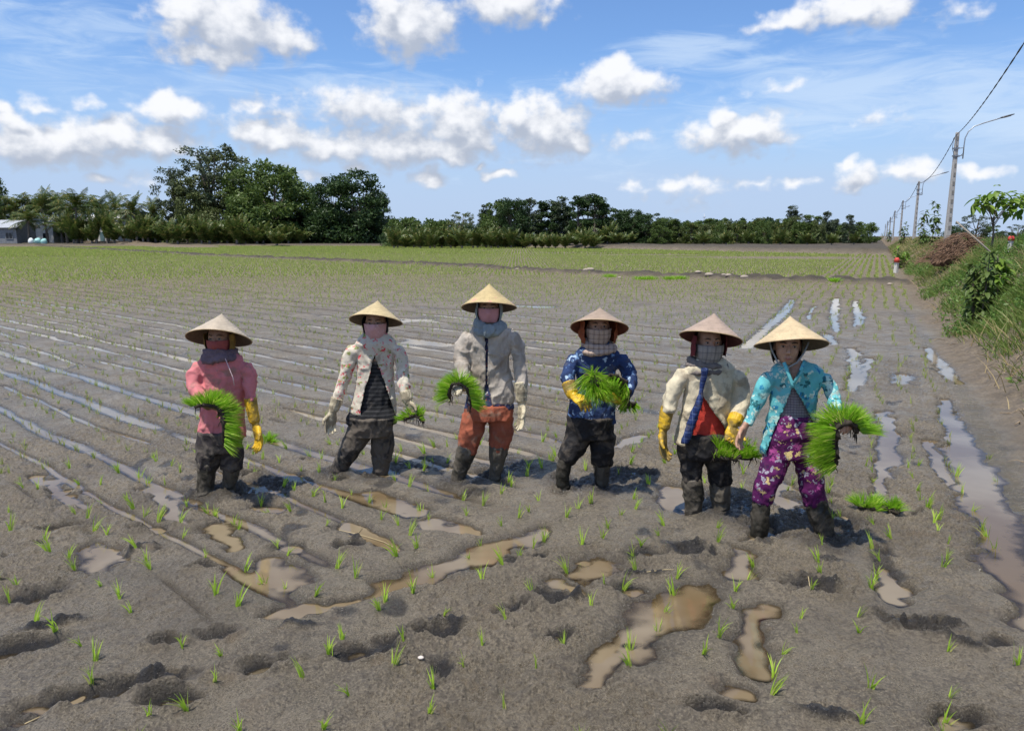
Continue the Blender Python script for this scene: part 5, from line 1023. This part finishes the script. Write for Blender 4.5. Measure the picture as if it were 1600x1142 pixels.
for px, top, w, k, lf in ((1236,331,30,'column','blue'),(1246,333,30,'airy','blue'),(1262,345,30,'column','mid'),(1276,347,28,'column','mid'),(1290,340,26,'column','blue'),(1306,352,22,'column','blue'),(1326,345,24,'column','blue'),(1340,356,22,'column','mid'),(1352,360,22,'bush','mid'),(1318,360,30,'bush','mid'),(1250,358,40,'bush','mid'),(1285,361,40,'bush','dark')): tree(px, top, w, k, 122+rnd.uniform(0, 8), lf, 'slender grey-green tree near the end of the far hedge' if k == 'column' else 'small tree near the end of the far hedge')
for i in range(34):
    px = 612+i*11.2+rnd.uniform(-4, 4); tree(px, rnd.uniform(342, 368), 34, 'nipa', 106+rnd.uniform(0, 8), 'nipa', 'low nipa palm at the edge of the paddy')
for px, top, w in ((1100,362,30),(1135,364,30),(1170,362,30),(1220,362,30),(1262,364,30),(1300,366,26),(1335,367,26)): tree(px, top, w, 'nipa', 106+rnd.uniform(0, 6), 'nipa', 'low nipa palm at the edge of the paddy')
for i in range(22):
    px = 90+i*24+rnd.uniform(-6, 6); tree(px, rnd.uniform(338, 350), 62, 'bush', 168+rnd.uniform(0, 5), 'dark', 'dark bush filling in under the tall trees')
for i in range(34):
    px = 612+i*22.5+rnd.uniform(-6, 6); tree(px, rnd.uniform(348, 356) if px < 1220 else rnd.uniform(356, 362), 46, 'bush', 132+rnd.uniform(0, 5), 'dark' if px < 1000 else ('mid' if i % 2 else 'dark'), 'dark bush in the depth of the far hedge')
# trees behind the embankment on the right
for px, top, w, k, lf, ds in ((1522,334,46,'airy','blue','grey-green airy tree beyond the brush heap'),(1492,352,40,'bush','dark','dark bush beyond the tallest lamp post'),(1550,352,40,'broad','mid','tree beyond the big-leaved sapling'),(1588,350,40,'airy','blue','airy tree at the right edge of the frame'),(1572,362,40,'bush','dark','dark bush beyond the white kilometre post'),(1640,340,80,'broad','mid','tree beyond the embankment outside the right edge')): tree(px, top, w, k, 100+rnd.uniform(0, 8), lf, ds)
cnt = {}
for t_ in TREES: cnt[(t_[2], place_word(t_[0]))] = cnt.get((t_[2], place_word(t_[0])), 0)+1
seen = {}; TREES.sort(key=lambda a: a[0])
for (px, kind, desc, loc, Hh, Wm, leaf, var) in TREES:
    k = (desc, place_word(px)); i = seen.get(k, 0); seen[k] = i+1; lab = '%s, %s' % (desc, place_word(px)) if cnt[k] == 1 else '%s, %s from left %s' % (desc, ORD[i], place_word(px))
    w = lab.split()
    grp = {'coconut': 'coconut palms left of the paddy', 'nipa': 'low palms along the paddy edge'}.get(kind, 'trees beyond the paddy')
    e = empty(NM[kind], loc, ' '.join(w[:16]), CT[kind], grp, rnd.uniform(0, 6.28)); cm, tm = TM[kind][rnd.randrange(len(TM[kind]))]
    base_w = {'broad': .95, 'airy': .56, 'column': .44, 'bush': 1.3, 'coconut': .80, 'nipa': 1.15}[kind]; s_ = Wm/base_w
    key = (cm.name, leaf)
    if key not in MT:
        m2 = cm.copy() if cm.materials else cm; m2.materials.clear(); m2.materials.append(LG[leaf]); MT[key] = m2
    if not tm.materials: tm.materials.append(palmbark if kind in ('coconut', 'nipa') else bark)
    for nm, me in (('crown', MT[key]), ('trunk', tm)):
        o = bpy.data.objects.new(nm, me); COL.objects.link(o); o.parent = e; o.scale = (s_, s_, Hh)

# ================================================================ houses under the palms
wall = plain('pale_wall', (.62, .62, .58), .8, 0, .2, 2); greyw = plain('grey_wall', (.25, .26, .27), .8, 0, .3, 3); tin = plain('tin_roof', (.42, .44, .46), .5, .2, .25, 3); tinw = plain('white_tin_roof', (.72, .72, .70), .5, .1, .15, 3); glassd = plain('dark_window', (.02, .025, .03), .2); doorm = plain('door_paint', (.12, .20, .22), .6); teal = plain('turquoise_tarpaulin', (.35, .62, .58), .6, 0, .25, 3); whit = plain('white_tarpaulin', (.72, .76, .74), .6, 0, .2, 3)
def house(px, D, w, d, h, wm_, rm, label, rz=0):
    p = at(px, 370, D); z = hz_(p.x, D)-.1; e = empty('house', (p.x, D, z), label, 'house', None, rz); L = Vector((p.x, D, z)); x0, x1 = -w/2, w/2
    def ob(mb, name, mt, par=e, sm=False): me = mb.mesh(name); return link(name, me, mt, par, sm)
    ob(MB().add([(x0,0,0),(x1,0,0),(x1,d,0),(x0,d,0),(x0,0,h),(x1,0,h),(x1,d,h),(x0,d,h),(x0,d/2,h+w*.16),(x1,d/2,h+w*.16)], [(0,1,5,4),(2,3,7,6),(1,2,6,9,5),(3,0,4,8,7),(0,3,2,1)]), 'wall', wm_)
    o_ = .5; r0 = h-.16; t2 = h+w*.16+.05
    ob(MB().add([(x0-o_,-o_,r0),(x1+o_,-o_,r0),(x1+o_,d/2,t2),(x0-o_,d/2,t2),(x0-o_,-o_,r0+.1),(x1+o_,-o_,r0+.1),(x1+o_,d/2,t2+.1),(x0-o_,d/2,t2+.1),(x1+o_,d+o_,r0),(x0-o_,d+o_,r0),(x1+o_,d+o_,r0+.1),(x0-o_,d+o_,r0+.1)],
        [(0,3,2,1),(4,5,6,7),(0,1,5,4),(3,9,8,2),(7,6,10,11),(8,9,11,10),(1,2,6,5),(2,8,10,6),(0,4,7,3),(3,7,11,9)]), 'roof', rm)
    dr = ob(MB().box((-.5, -.06, 0), (.5, .0-.004, 2.1)), 'door', doorm); ob(MB().box((.3, -.1, 1.0), (.4, -.062, 1.12)), 'handle', tin, dr)
    for x in (-w*.32, w*.32):
        wn = ob(MB().box((x-.6, -.05, 1.0), (x+.6, -.004, 2.1)), 'window', glassd); fr = MB()
        for a in ((x-.7, -.09, .9, x+.7, -.052, 1.0), (x-.7, -.09, 2.1, x+.7, -.052, 2.2), (x-.7, -.09, 1.0, x-.6, -.052, 2.1), (x+.6, -.09, 1.0, x+.7, -.052, 2.1), (x-.04, -.09, 1.0, x+.04, -.052, 2.1)): fr.box(a[:3], a[3:])
        ob(fr, 'frame', wm_, wn)
house(-6, 146, 8, 6, 3.2, greyw, tin, 'grey-walled house with a tin roof at the far left edge'); house(52, 158, 8, 6, 4.0, wall, tinw, 'low house with a bright white roof under the left palms', .1); house(160, 156, 7, 5, 4.4, wall, tinw, 'pale house glimpsed between low palms behind the brown heap', -.15)
for px, dz, mt, lb, w in ((48, 0, whit, 'left white tarpaulin-covered stack near the white-roofed house', 1.3), (58, 0, teal, 'middle turquoise tarpaulin-covered stack near the white-roofed house', 1.3), (68, 0, teal, 'right pale turquoise tarpaulin-covered stack under the palms', 1.2)):
    p = at(px, 370, 139); z = hz_(p.x, 139); mb = MB(); v = []
    m_ = MB().ball((p.x, 139, z+.35), (w*.42, .5, .62), 16, 10); vv = np.array([tuple(q) for q in m_.v]); vv += (.12*vn3(vv*1.5, px)[:, None])*np.array([1, 1, 1]); vv[:, 2] = np.maximum(vv[:, 2], z-.05)
    o = link('covered_stack', mesh_np('covered_stack', vv-np.array([p.x, 139, z]), quads=[f for f in m_.f if len(f) == 4], tris=[f for f in m_.f if len(f) == 3]), mt, None, True, (p.x, 139, z)); tag(o, lb, 'covered stack', 'tarpaulin-covered stacks')
p = at(1099, 370, 150); mb = MB(); mb.tube([(p.x, 150, 0), (p.x, 150, at(1099, 334, 150).z)], [.07, .04], 6); mb.box((p.x-.25, 149.9, at(1099, 340, 150).z), (p.x+.25, 150.1, at(1099, 340, 150).z+.12)); tag(mb.obj('radio_mast', tin), 'thin radio mast rising above the far trees', 'mast')

# ================================================================ lamp posts along the road on the embankment
conc = plain('weathered_concrete', (.42, .40, .37), .85, 0, .2, 14, .4, .006); steel = plain('galvanised_steel', (.33, .35, .37), .4, .6, .2, 20); lampm = plain('lamp_housing', (.10, .105, .11), .4, .3); cablem = plain('black_cable', (.02, .02, .022), .6)
POLES = [(1480, 42, 207), (1428, 78, 283), (1406, 117, 313), (1395, 152, 329), (1389, 190, 339), (1385, 228, 345), (1382, 268, 350)]
tops = []
def lamppost(px, D, top, i):
    p = at(px, 372, D); zb = 1.36 if i else hz_(p.x, D); zt = at(px, top, D).z; e = empty('lamp_post', (p.x, D, zb), ['tall grey concrete lamp post nearest the big-leaved sapling', 'second concrete lamp post, behind the nearest one', 'third lamp post from the nearest, along the embankment', 'fourth lamp post from the nearest, along the embankment', 'fifth lamp post from the nearest, small in the distance', 'sixth lamp post from the nearest, tiny in the distance', 'farthest tiny lamp post of the row'][i], 'lamp post', 'lamp posts along the embankment road')
    h = zt-zb+.4; ob = lambda mb, n, mt, par=e, sm=False: link(n, mb.mesh(n), mt, par, sm)
    mb = MB(); w0, w1 = .15, .085
    mb.add([(-w0,-w0*.8,-.5),(w0,-w0*.8,-.5),(w0,w0*.8,-.5),(-w0,w0*.8,-.5),(-w1,-w1*.8,h-.4),(w1,-w1*.8,h-.4),(w1,w1*.8,h-.4),(-w1,w1*.8,h-.4)], [(0,3,2,1),(4,5,6,7),(0,1,5,4),(1,2,6,5),(2,3,7,6),(3,0,4,7)])
    po = ob(mb, 'pole', conc); bv = po.modifiers.new('b', 'BEVEL'); bv.width = .02
    hs = MB()
    for k in range(11): z = h*.12+k*h*.075; w = w0+(w1-w0)*z/h; hs.box((-w*.4, -w*.8-.012, z), (w*.4, -w*.8-.002, z+.2))
    ob(hs, 'climbing_recess_shade', plain('recess_shade_concrete', (.22, .21, .19), .9) if 'recess_shade_concrete' not in MATS else MATS['recess_shade_concrete'])  # raised plates; the shade of the recesses is put into their darker colour
    k_ = (zt-zb)/5.9
    ar = MB(); X = .42; pts = [(X, 0, h-1.25-.2), (X, 0, h-.75), (X+.02, 0, h-.35), (X+.16, 0, h-.02), (X+.42, -.05, h+.25), (X+.9, -.1, h+.42), (X+1.5, -.2, h+.60), (X+1.75, -.24, h+.68)]
    ar.tube([(a*1.0, b, c-.35) for a, b, c in pts], [.030]*8, 8); ob(ar, 'lamp_arm', steel, sm=True)
    br = MB()
    for z in (h-.75-.5, h-1.35-.3): br = MB(); br.tube([(w1+.02, 0, z), (X, 0, z+.03)], [.02, .02], 6); br.box((-w1-.04, -w1-.03, z-.04), (w1+.04, w1+.03, z+.04)); ob(br, 'bracket', steel)
    lp = MB(); a = Vector((X+1.70, -.24, h+.32)); b = Vector((X+2.35, -.33, h+.50)); lp.tube([a, a*.8+b*.2, a*.3+b*.7, b], [(.05, .04), (.10, .05), (.10, .045), (.04, .025)], 10, (0, 0, 1)); lo = ob(lp, 'lamp_head', lampm, sm=True)
    ob(MB().tube([a*.7+b*.3-Vector((0, 0, .05)), a*.25+b*.75-Vector((0, 0, .05))], [(.07, .012), (.07, .012)], 8, (0, 0, 1)), 'lens', plain('lamp_lens', (.6, .6, .58), .2) if 'lamp_lens' not in MATS else MATS['lamp_lens'], lo)
    wl = MB(); wl.tube([(-.10, -.1, h-.55), (-.26, -.12, h-.75), (-.27, -.12, h-1.3), (-.12, -.1, h-1.65), (.15, -.08, h-1.72), (.36, -.05, h-1.55), (.42, -.04, h-1.3)], [.014]*7, 6); ob(wl, 'service_wire', cablem, sm=True)
    tops.append(Vector((p.x-.12, D-.1, zb+h-.55)))
for i, (px, D, top) in enumerate(POLES): lamppost(px, D, top, i)
def cable(a, b, sag, r_, label):
    pts = [a+(b-a)*(k/16)-Vector((0, 0, sag*4*(k/16)*(1-k/16))) for k in range(17)]; loc = pts[0]; n = 33; mb = MB()
    for ph in (0, math.pi):
        q = []
        for k in range(97): u = k/96; j = min(int(u*16), 15); f = u*16-j; c = pts[j]*(1-f)+pts[j+1]*f; w = ph+u*75; q.append(c-loc+Vector((math.cos(w), 0, math.sin(w)))*r_*.8)
        mb.tube(q, [r_]*97, 6)
    o = link('power_cable', mb.mesh('power_cable'), cablem, None, True, loc); tag(o, label, 'cable', 'twisted cable spans between the lamp posts')
front = at(1640, 5, 13.5)
cable(tops[0], front, .25, .011, 'twisted cable rising from the nearest lamp post to the upper right corner')
for i in range(5): cable(tops[i], tops[i+1], .8, .014+.004*i, ['cable span between the nearest and second lamp posts', 'cable span between the second and third lamp posts', 'cable span between the third and fourth lamp posts', 'cable span between the fourth and fifth lamp posts', 'cable span between the fifth and sixth lamp posts'][i])

# ================================================================ plants on the embankment
grassm = leafmat('bank_grass', (.095, .165, .028), (.22, .28, .065), .5, .45, (.36, .32, .13)); drym = leafmat('dry_grass', (.30, .22, .10), (.46, .36, .19), .7, .3); weedm = leafmat('bank_weed_leaves', (.07, .15, .028), (.17, .27, .055), .45, .4)
def bank_pts(n, t0, t1, s0, s1, pw=1.6):
    t = RNG.uniform(t0, t1, n); s = s0*(s1/s0)**(RNG.uniform(0, 1, n)); x, y = xy(t, s); return x, y, t, s
def grass_obj(name, n, t0, t1, s0, s1, l0, l1, w, mat, label, dens, tilt=.7, bend=.7, segs=3):
    x, y, t, s = bank_pts(n, t0, t1, s0, s1); k = dens(x, y, t, s) > RNG.uniform(0, 1, n); x, y, t, s = x[k], y[k], t[k], s[k]; z = ground_h(x, y)[0]; N = len(x); a = RNG.uniform(0, 6.28, N); tl = RNG.uniform(.05, tilt, N); d = np.stack([np.cos(a)*tl-.25*cA, np.sin(a)*tl+.25*sA, np.ones(N)], -1)
    sc = 1+np.clip(s, 0, 90)/45; v, q, t_ = blades(np.stack([x, y, z-.01], -1), d, RNG.uniform(l0, l1, N)*(1+.5*vn2(x*1.1, y*1.1, 77)), w*sc, RNG.uniform(.2, bend, N), segs); o = link(name, mesh_np(name, v, quads=q, tris=t_), mat); tag(o, label, None, None, 'stuff'); return o
def dg(x, y, t, s):
    patch = vn2(x*.8, y*.8, 121)+.5*vn2(x*2.4, y*2.4, 122); up = sstep(t+.25*vn2(s*.8, t, 123), TF+.15, TF+.7)
    bare = (1-sstep(s, 9, 13))*(1-sstep(t, TF+.75, TF+1.3)); return np.clip(up*(1.0+.5*patch)*(1-.92*bare), 0, 1)
grass_obj('grass', 100000, TF+.1, TF+6.5, 3.5, 130, .10, .30, .010, grassm, 'green grass growing over the embankment slope', dg)
grass_obj('long_grass', 36000, TF+.4, TF+3.6, 4.5, 60, .22, .50, .011, grassm, 'longer arching grass tussocks on the embankment', lambda x, y, t, s: np.clip(dg(x, y, t, s)*sstep(vn2(x*.7+5, y*.7, 125), -.1, .5), 0, 1), .6, .9)
def drydens(x, y, t, s):
    far = sstep(s, 22, 34)*sstep(vn2(x*.3, y*.3, 127), -.6, .3)*sstep(t, TF+.6, TF+1.5); nearp = (1-sstep(s, 16, 24))*sstep(t, TF+1.3, TF+2.2)*sstep(vn2(x*.9, y*.9, 128), -.35, .35); return np.clip(.9*far+.9*nearp+.10, 0, 1)
grass_obj('dry_grass', 26000, TF+.3, TF+5, 4, 110, .2, .5, .009, drym, 'straw-coloured dry grass on the upper embankment', drydens, .8, .9)
n = 9000; x, y, t, s = bank_pts(n, TF+.2, TF+3.2, 7, 45); k = (dg(x, y, t, s)*sstep(vn2(x*.6+9, y*.6, 131), -.25, .35) > RNG.uniform(0, 1, n)); x, y = x[k], y[k]; z = ground_h(x, y)[0]; k = len(x)
Pw = np.repeat(np.stack([x, y, z], -1), 12, 0)+np.abs(RNG.normal(0, 1, (k*12, 3)))*np.array([0, 0, .11])+RNG.normal(0, .07, (k*12, 3))*np.array([1, 1, .2]); v, q = leafcards(Pw, .038, RNG)
tag(link('weeds', mesh_np('weeds', v, quads=q), weedm), 'low broad-leaved weeds covering the embankment slope', None, None, 'stuff')
# dead stalks and roots on the bare lower slope
mb = MB(); rg = random.Random(9)
for i in range(190):
    s_ = 4*(14**rg.random()); t_ = TF+rg.uniform(.15, 2.2); x0, y0 = xy(t_, s_); z0 = hz_(x0, y0)+.012; a = rg.uniform(0, 6.28); L_ = rg.uniform(.12, .5); q = []
    for k in range(5): xx = x0+math.cos(a)*L_*k/4; yy = y0+math.sin(a)*L_*k/4; q.append((xx, yy, hz_(xx, yy)+.012+.02*math.sin(k*1.5+i))); a += rg.uniform(-.4, .4)
    mb.tube(q, [.005, .006, .005, .004, .002], 5)
tag(mb.obj('straw_litter', plain('dead_stalk', (.34, .26, .17), .9, 0, .4, 30)), 'dead stalks and straw scattered on the bare earth slope', None, None, 'stuff')
twig = plain('brown_brush', (.26, .155, .095), .9, 0, .45, 10); 
def bank_at(px, tt):
    """point on the embankment at offset tt seen at column px"""
    a = math.atan2(ray(px, 400)[0], ray(px, 400)[1])-AZR; s_ = tt/math.tan(a); x_, y_ = xy(tt, s_); return x_, y_, hz_(x_, y_)
# heap of dry brush
def fit(px, ybase, tlo=TF+.2, thi=TF+3.4):
    """embankment point whose ground shows nearest to pixel row ybase at column px"""
    best = None
    for k in range(60):
        tt = tlo+(thi-tlo)*k/59; x_, y_, z_ = bank_at(px, tt)
        if y_ < 2: continue
        _, py = proj([[x_, y_, z_]]); e_ = abs(py[0]-ybase)
        if best is None or e_ < best[0]: best = (e_, x_, y_, z_)
    return best[1:]
hx, hy, hz2 = fit(1498, 408, TF+1.6, TF+3.4); S_ = hy/1172; e = empty('brush_heap', (hx, hy, hz2), 'heap of dry reddish-brown brush piled on the embankment', 'brush heap'); mb = MB(); rg = random.Random(3)
for i in range(1700):
    u = rg.gauss(0, .45); h = max(.0, 1-(abs(u)/1.0)**1.6)*rg.uniform(.1, 1); x0 = u*48*S_*1.1; z0 = h*44*S_; y0 = rg.uniform(-.75, .5)*(1.25-h); a = rg.uniform(-1.2, .6); L_ = rg.uniform(.15, .55)
    dx = math.cos(a)*L_*(-1 if u < 0 else 1)*.8; dz = -abs(math.sin(a))*L_*.8; dy = rg.uniform(-.3, .2)*L_
    mb.tube([(x0, y0, z0), (x0+dx*.5, y0+dy*.5, z0+dz*.35), (x0+dx, y0+dy, z0+dz)], [.009, .008, .003], 4)
link('dry_twigs', mb.mesh('dry_twigs'), twig, e); mb = MB(); b_ = MB().ball((0, 0, 0), (38*S_, .5, 24*S_), 24, 12); vv = np.array([tuple(q) for q in b_.v]); vv = vv*(1+.18*vn3(vv*3.5, 7)[:, None]); vv[:, 2] = np.maximum(vv[:, 2], -.2); link('packed_brush', mesh_np('packed_brush', vv, quads=[f for f in b_.f if len(f) == 4], tris=[f for f in b_.f if len(f) == 3]), plain('packed_brush', (.13, .072, .042), .95, 0, .5, 9, 1, .05), e)
lx, ly, lz = fit(1540, 425, TF+.8, TF+3.4); mb = MB(); mb.tube([at(1494, 346, ly+.3), at(1530, 378, ly+.1), at(1576, 420, ly-.4)], [.018, .022, .026], 7); tag(mb.obj('bare_pole', plain('grey_stick', (.30, .26, .21), .9)), 'bare leaning stick across the brush heap', 'stick')
# saplings with large drooping leaves
def bigleaf(base, dirn, L_, Wd, rng):
    """one broad leaf with a folded midrib: 3 x 5 vertices"""
    d = dirn/np.linalg.norm(dirn); s_ = np.cross(d, [0, 0, 1]); s_ /= np.linalg.norm(s_)+1e-6; up = np.cross(s_, d); V = []
    for i in range(5):
        u = i/4; c = base+d*L_*u-np.array([0, 0, 1])*L_*.35*u*u; w = Wd*math.sin(math.pi*(u*.86+.09))*.5; V += [c-s_*w+up*w*.35, c, c+s_*w+up*w*.35]
    return V
def sapling(px, top, ybase, wpx, label, seed, nleaf, leafL, shape, name='sapling', cat='sapling', mt='bright', tt=(TF+.3, TF+3.4), stems=1):
    x0, y0, z0 = fit(px, ybase, *tt); k = y0/1172; Hh = at(px, top, y0).z-z0; W_ = wpx*k/2; rng = np.random.default_rng(seed); e = empty(name, (x0, y0, z0), label, cat); mb = MB(); V = []; Q = []
    def leaf(c, a, up, s_=1):
        d = np.array([math.cos(a)*math.cos(up), math.sin(a)*math.cos(up), math.sin(up)]); o = len(V); V.extend(bigleaf(np.array(c), d, leafL*s_*rng.uniform(.7, 1.15), leafL*s_*rng.uniform(.42, .6), rng))
        for i in range(4):
            for j in range(2): Q.append((o+i*3+j, o+i*3+j+1, o+(i+1)*3+j+1, o+(i+1)*3+j))
    if shape == 'umbrella':
        mb.tube([(0, 0, -.1), (.03, 0, Hh*.35), (-.02, 0, Hh*.62)], [.035, .028, .022], 8); ends = []
        for i in range(9):
            a = i*2.4; r_ = W_*rng.uniform(.45, .95); zz = Hh*rng.uniform(.70, .93); ends.append((r_*math.cos(a), r_*math.sin(a)*.8, zz)); mb.tube([(-.02, 0, Hh*(.45+.02*i)), (r_*.5*math.cos(a), r_*.4*math.sin(a), zz-.12*Hh), ends[-1]], [.014, .010, .005], 6)
        for i in range(nleaf):
            c = ends[i % 9]; p = np.array(c)+rng.normal(0, .13, 3)*np.array([1, 1, .7]); leaf(p, rng.uniform(0, 6.28), rng.uniform(-.9, .5))
    else:
        for st in range(stems):
            ox, oy = (rng.normal(0, W_*.35), rng.normal(0, W_*.35)) if stems > 1 else (0, 0); hh = Hh*(1 if st == 0 else rng.uniform(.55, .95)); ln = rng.normal(0, .04, 2); mb.tube([(ox*.5, oy*.5, -.1), (ox+ln[0], oy+ln[1], hh*.5), (ox+ln[0]*2, oy+ln[1]*2, hh*.96)], [.020, .014, .006], 6)
            for i in range(nleaf//stems):
                u = rng.uniform(.06 if stems > 1 else .18, 1); rad = W_*(1-.55*u)*rng.uniform(.1, .75)/(1.6 if stems > 1 else 1); a = rng.uniform(0, 6.28); leaf((ox+ln[0]*2*u+rad*math.cos(a)*.6, oy+ln[1]*2*u+rad*math.sin(a)*.6, hh*u), a, rng.uniform(-.7, .6)*(1 if u < .9 else 1.6))
    link('trunk' if shape == 'umbrella' else 'stem', mb.mesh('stem'), bark, e); link('leaves', mesh_np('leaves', np.array(V), quads=Q), LG[mt], e); return e
sapling(1547, 298, 405, 72, 'big-leaved umbrella sapling standing behind the brush heap on the embankment', 41, 150, .30, 'umbrella', tt=(TF+1.4, TF+3.4))
sapling(1538, 388, 518, 44, 'tall dark leafy shrub rooted halfway down the embankment slope', 42, 330, .15, 'col', 'leafy_shrub', 'shrub', 'mid', stems=4)
sapling(1572, 395, 470, 40, 'yellowish leafy shrub beside the dark shrub at the right edge', 48, 160, .17, 'col', 'leafy_shrub', 'shrub', 'bright', stems=4)
sapling(1455, 311, 385, 34, 'tall thin sapling with clustered leaves left of the nearest lamp post', 43, 130, .30, 'col', mt='mid', tt=(TF+1.6, TF+3.4), stems=2)
sapling(1433, 328, 388, 28, 'shorter thin sapling left of the tall thin sapling', 44, 110, .32, 'col', mt='mid', tt=(TF+1.6, TF+3.4), stems=2)
sapling(1412, 348, 395, 28, 'low sapling before the third lamp post', 45, 100, .36, 'col', mt='mid', tt=(TF+1.6, TF+3.4), stems=2)
sapling(1392, 358, 392, 26, 'small sapling at the far end of the embankment', 46, 90, .4, 'col', mt='mid', tt=(TF+1.4, TF+3.4), stems=3)
sapling(1408, 385, 428, 34, 'green shrub at the foot of the embankment behind the red-topped post', 47, 170, .24, 'col', 'leafy_shrub', 'shrub', 'bright', tt=(TF+.2, TF+2.4), stems=4)
sapling(1440, 362, 395, 30, 'bushy sapling on the crest between two thin saplings', 49, 130, .3, 'col', mt='mid', tt=(TF+1.6, TF+3.4), stems=3)
sapling(1376, 362, 388, 22, 'tiny sapling at the vanishing end of the embankment', 50, 90, .5, 'col', mt='mid', tt=(TF+1.2, TF+3.4), stems=3)
# concrete marker posts with red caps
wp = plain('white_painted_concrete', (.68, .64, .58), .8, 0, .25, 20); rp = plain('red_paint', (.55, .05, .03), .6, 0, .2, 20)
def post(px, ybase, ytop, w, label, tt, name='marker_post'):
    x0, y0, z0 = fit(px, ybase, *tt); k = y0/1172; h = (ybase-ytop)*k; r_ = w*k/2; e = empty(name, (x0, y0, z0), label, 'marker post', 'red-capped marker posts')
    a = link('shaft', MB().tube([(0, 0, -.1), (0, 0, h*.7), (0, 0, h*.71)], [(r_*.92, r_*.92), (r_*.85, r_*.85), (r_*.84, r_*.84)], 4).mesh('shaft'), wp, e, False); a.rotation_euler.z = AZR+.785
    b_ = link('cap', MB().tube([(0, 0, h*.69), (0, 0, h*.70), (0, 0, h*.88), (0, 0, h)], [(r_*.5, r_*.5), (r_*1.05, r_*1.05), (r_*1.0, r_*1.0), (r_*.55, r_*.55)], 12).mesh('cap'), rp, e, True)
post(1402, 443, 419, 8, 'short white marker post with red cap at the end of the earth bund', (TF-.1, TF+.6)); post(1577, 393, 369, 9, 'white marker post with red cap on top of the embankment', (TF+2.0, TF+3.5))
# green nursery clumps, pale stones and straws
for i, (px, py, w, lb) in enumerate(((953,430,9,'leftmost of the green clumps set on the earth bund'),(1003,434,13,'wide green clump on the bund, left of the middle'),(1016,434,10,'second green clump on the bund, right of the wide one'),(1046,434,10,'pale green clump on the bund, second from right'),(1062,433,12,'rightmost bright green clump on the bund behind the blue shirt'),(1303,439,8,'small green clump on the bund beyond the woman in turquoise'))):
    x0, y0 = gp(px, py+4); z0 = hz_(x0, y0); k = y0/1172; n = 260; rng = np.random.default_rng(70+i); b_ = rng.normal(0, w*k*.45, (n, 3))*np.array([1, .6, 0]); a = rng.uniform(0, 6.28, n); d = np.stack([np.cos(a)*.6, np.sin(a)*.6, np.ones(n)], -1); v, q, t_ = blades(b_-np.array([0, 0, .03]), d, rng.uniform(.10, .24, n)*1.2, .02, .3, 2, rng=rng)
    tag(link('seedling_clump', mesh_np('seedling_clump', v, quads=q, tris=t_), bright, None, True, (x0, y0, z0)), lb, 'seedling clump', 'seedling clumps on the earth bund')
def stone(x0, y0, r_, seed, mt, name, label, cat, grp=None):
    m_ = MB().ball((0, 0, 0), (r_, r_*.7, r_*.5), 12, 8); vv = np.array([tuple(q) for q in m_.v]); vv = vv*(1+.2*vn3(vv/r_*1.3+seed, seed)[:, None]); tag(link(name, mesh_np(name, vv, quads=[f for f in m_.f if len(f) == 4], tris=[f for f in m_.f if len(f) == 3]), mt, None, True, (x0, y0, hz_(x0, y0)+r_*.25)), label, cat, grp)
clodm = plain('dry_clod', (.36, .30, .24), .9); peb = plain('pale_stone', (.62, .55, .48), .7)
x0, y0 = gp(658, 1040); stone(x0, y0, .014, 3, peb, 'pebble', 'small white pebble alone on the near mud', 'pebble')
for i, (px, py) in enumerate(((808,424),(915,430),(922,430),(968,436),(1090,436),(1108,437),(1130,437),(1138,438),(1162,439),(1390,447))):
    x0, y0 = gp(px, py); stone(x0, y0, .10+.04*(i % 3), i, clodm, 'dry_clod', 'pale dry clod on the earth bund, %s from the left' % ORD[i], 'clod', 'pale dry clods on the earth bund')
strawm = plain('straw', (.50, .40, .22), .8)
for i, L_ in enumerate((((530,832),(560,836),(600,848),(625,862)),((545,846),(556,838),(566,826)),((1255,905),(1262,915),(1266,928)),((40,1140),(70,1118),(100,1108)),((1010,905),(1040,897),(1070,900)))):
    P = [gp(*a) for a in L_]; mb = MB(); mb.tube([(a, b_, max(0, hz_(a, b_))+.006) for a, b_ in P], [.002]*len(P), 5); tag(mb.obj('straw', strawm), ['long dry straw lying over a puddle left of centre', 'short straw crossing the long straw', 'short bent straw right of the biggest puddle', 'straw at the lower left corner', 'straw near the top rim of the biggest puddle'][i], 'straw', 'dry straws on the mud')
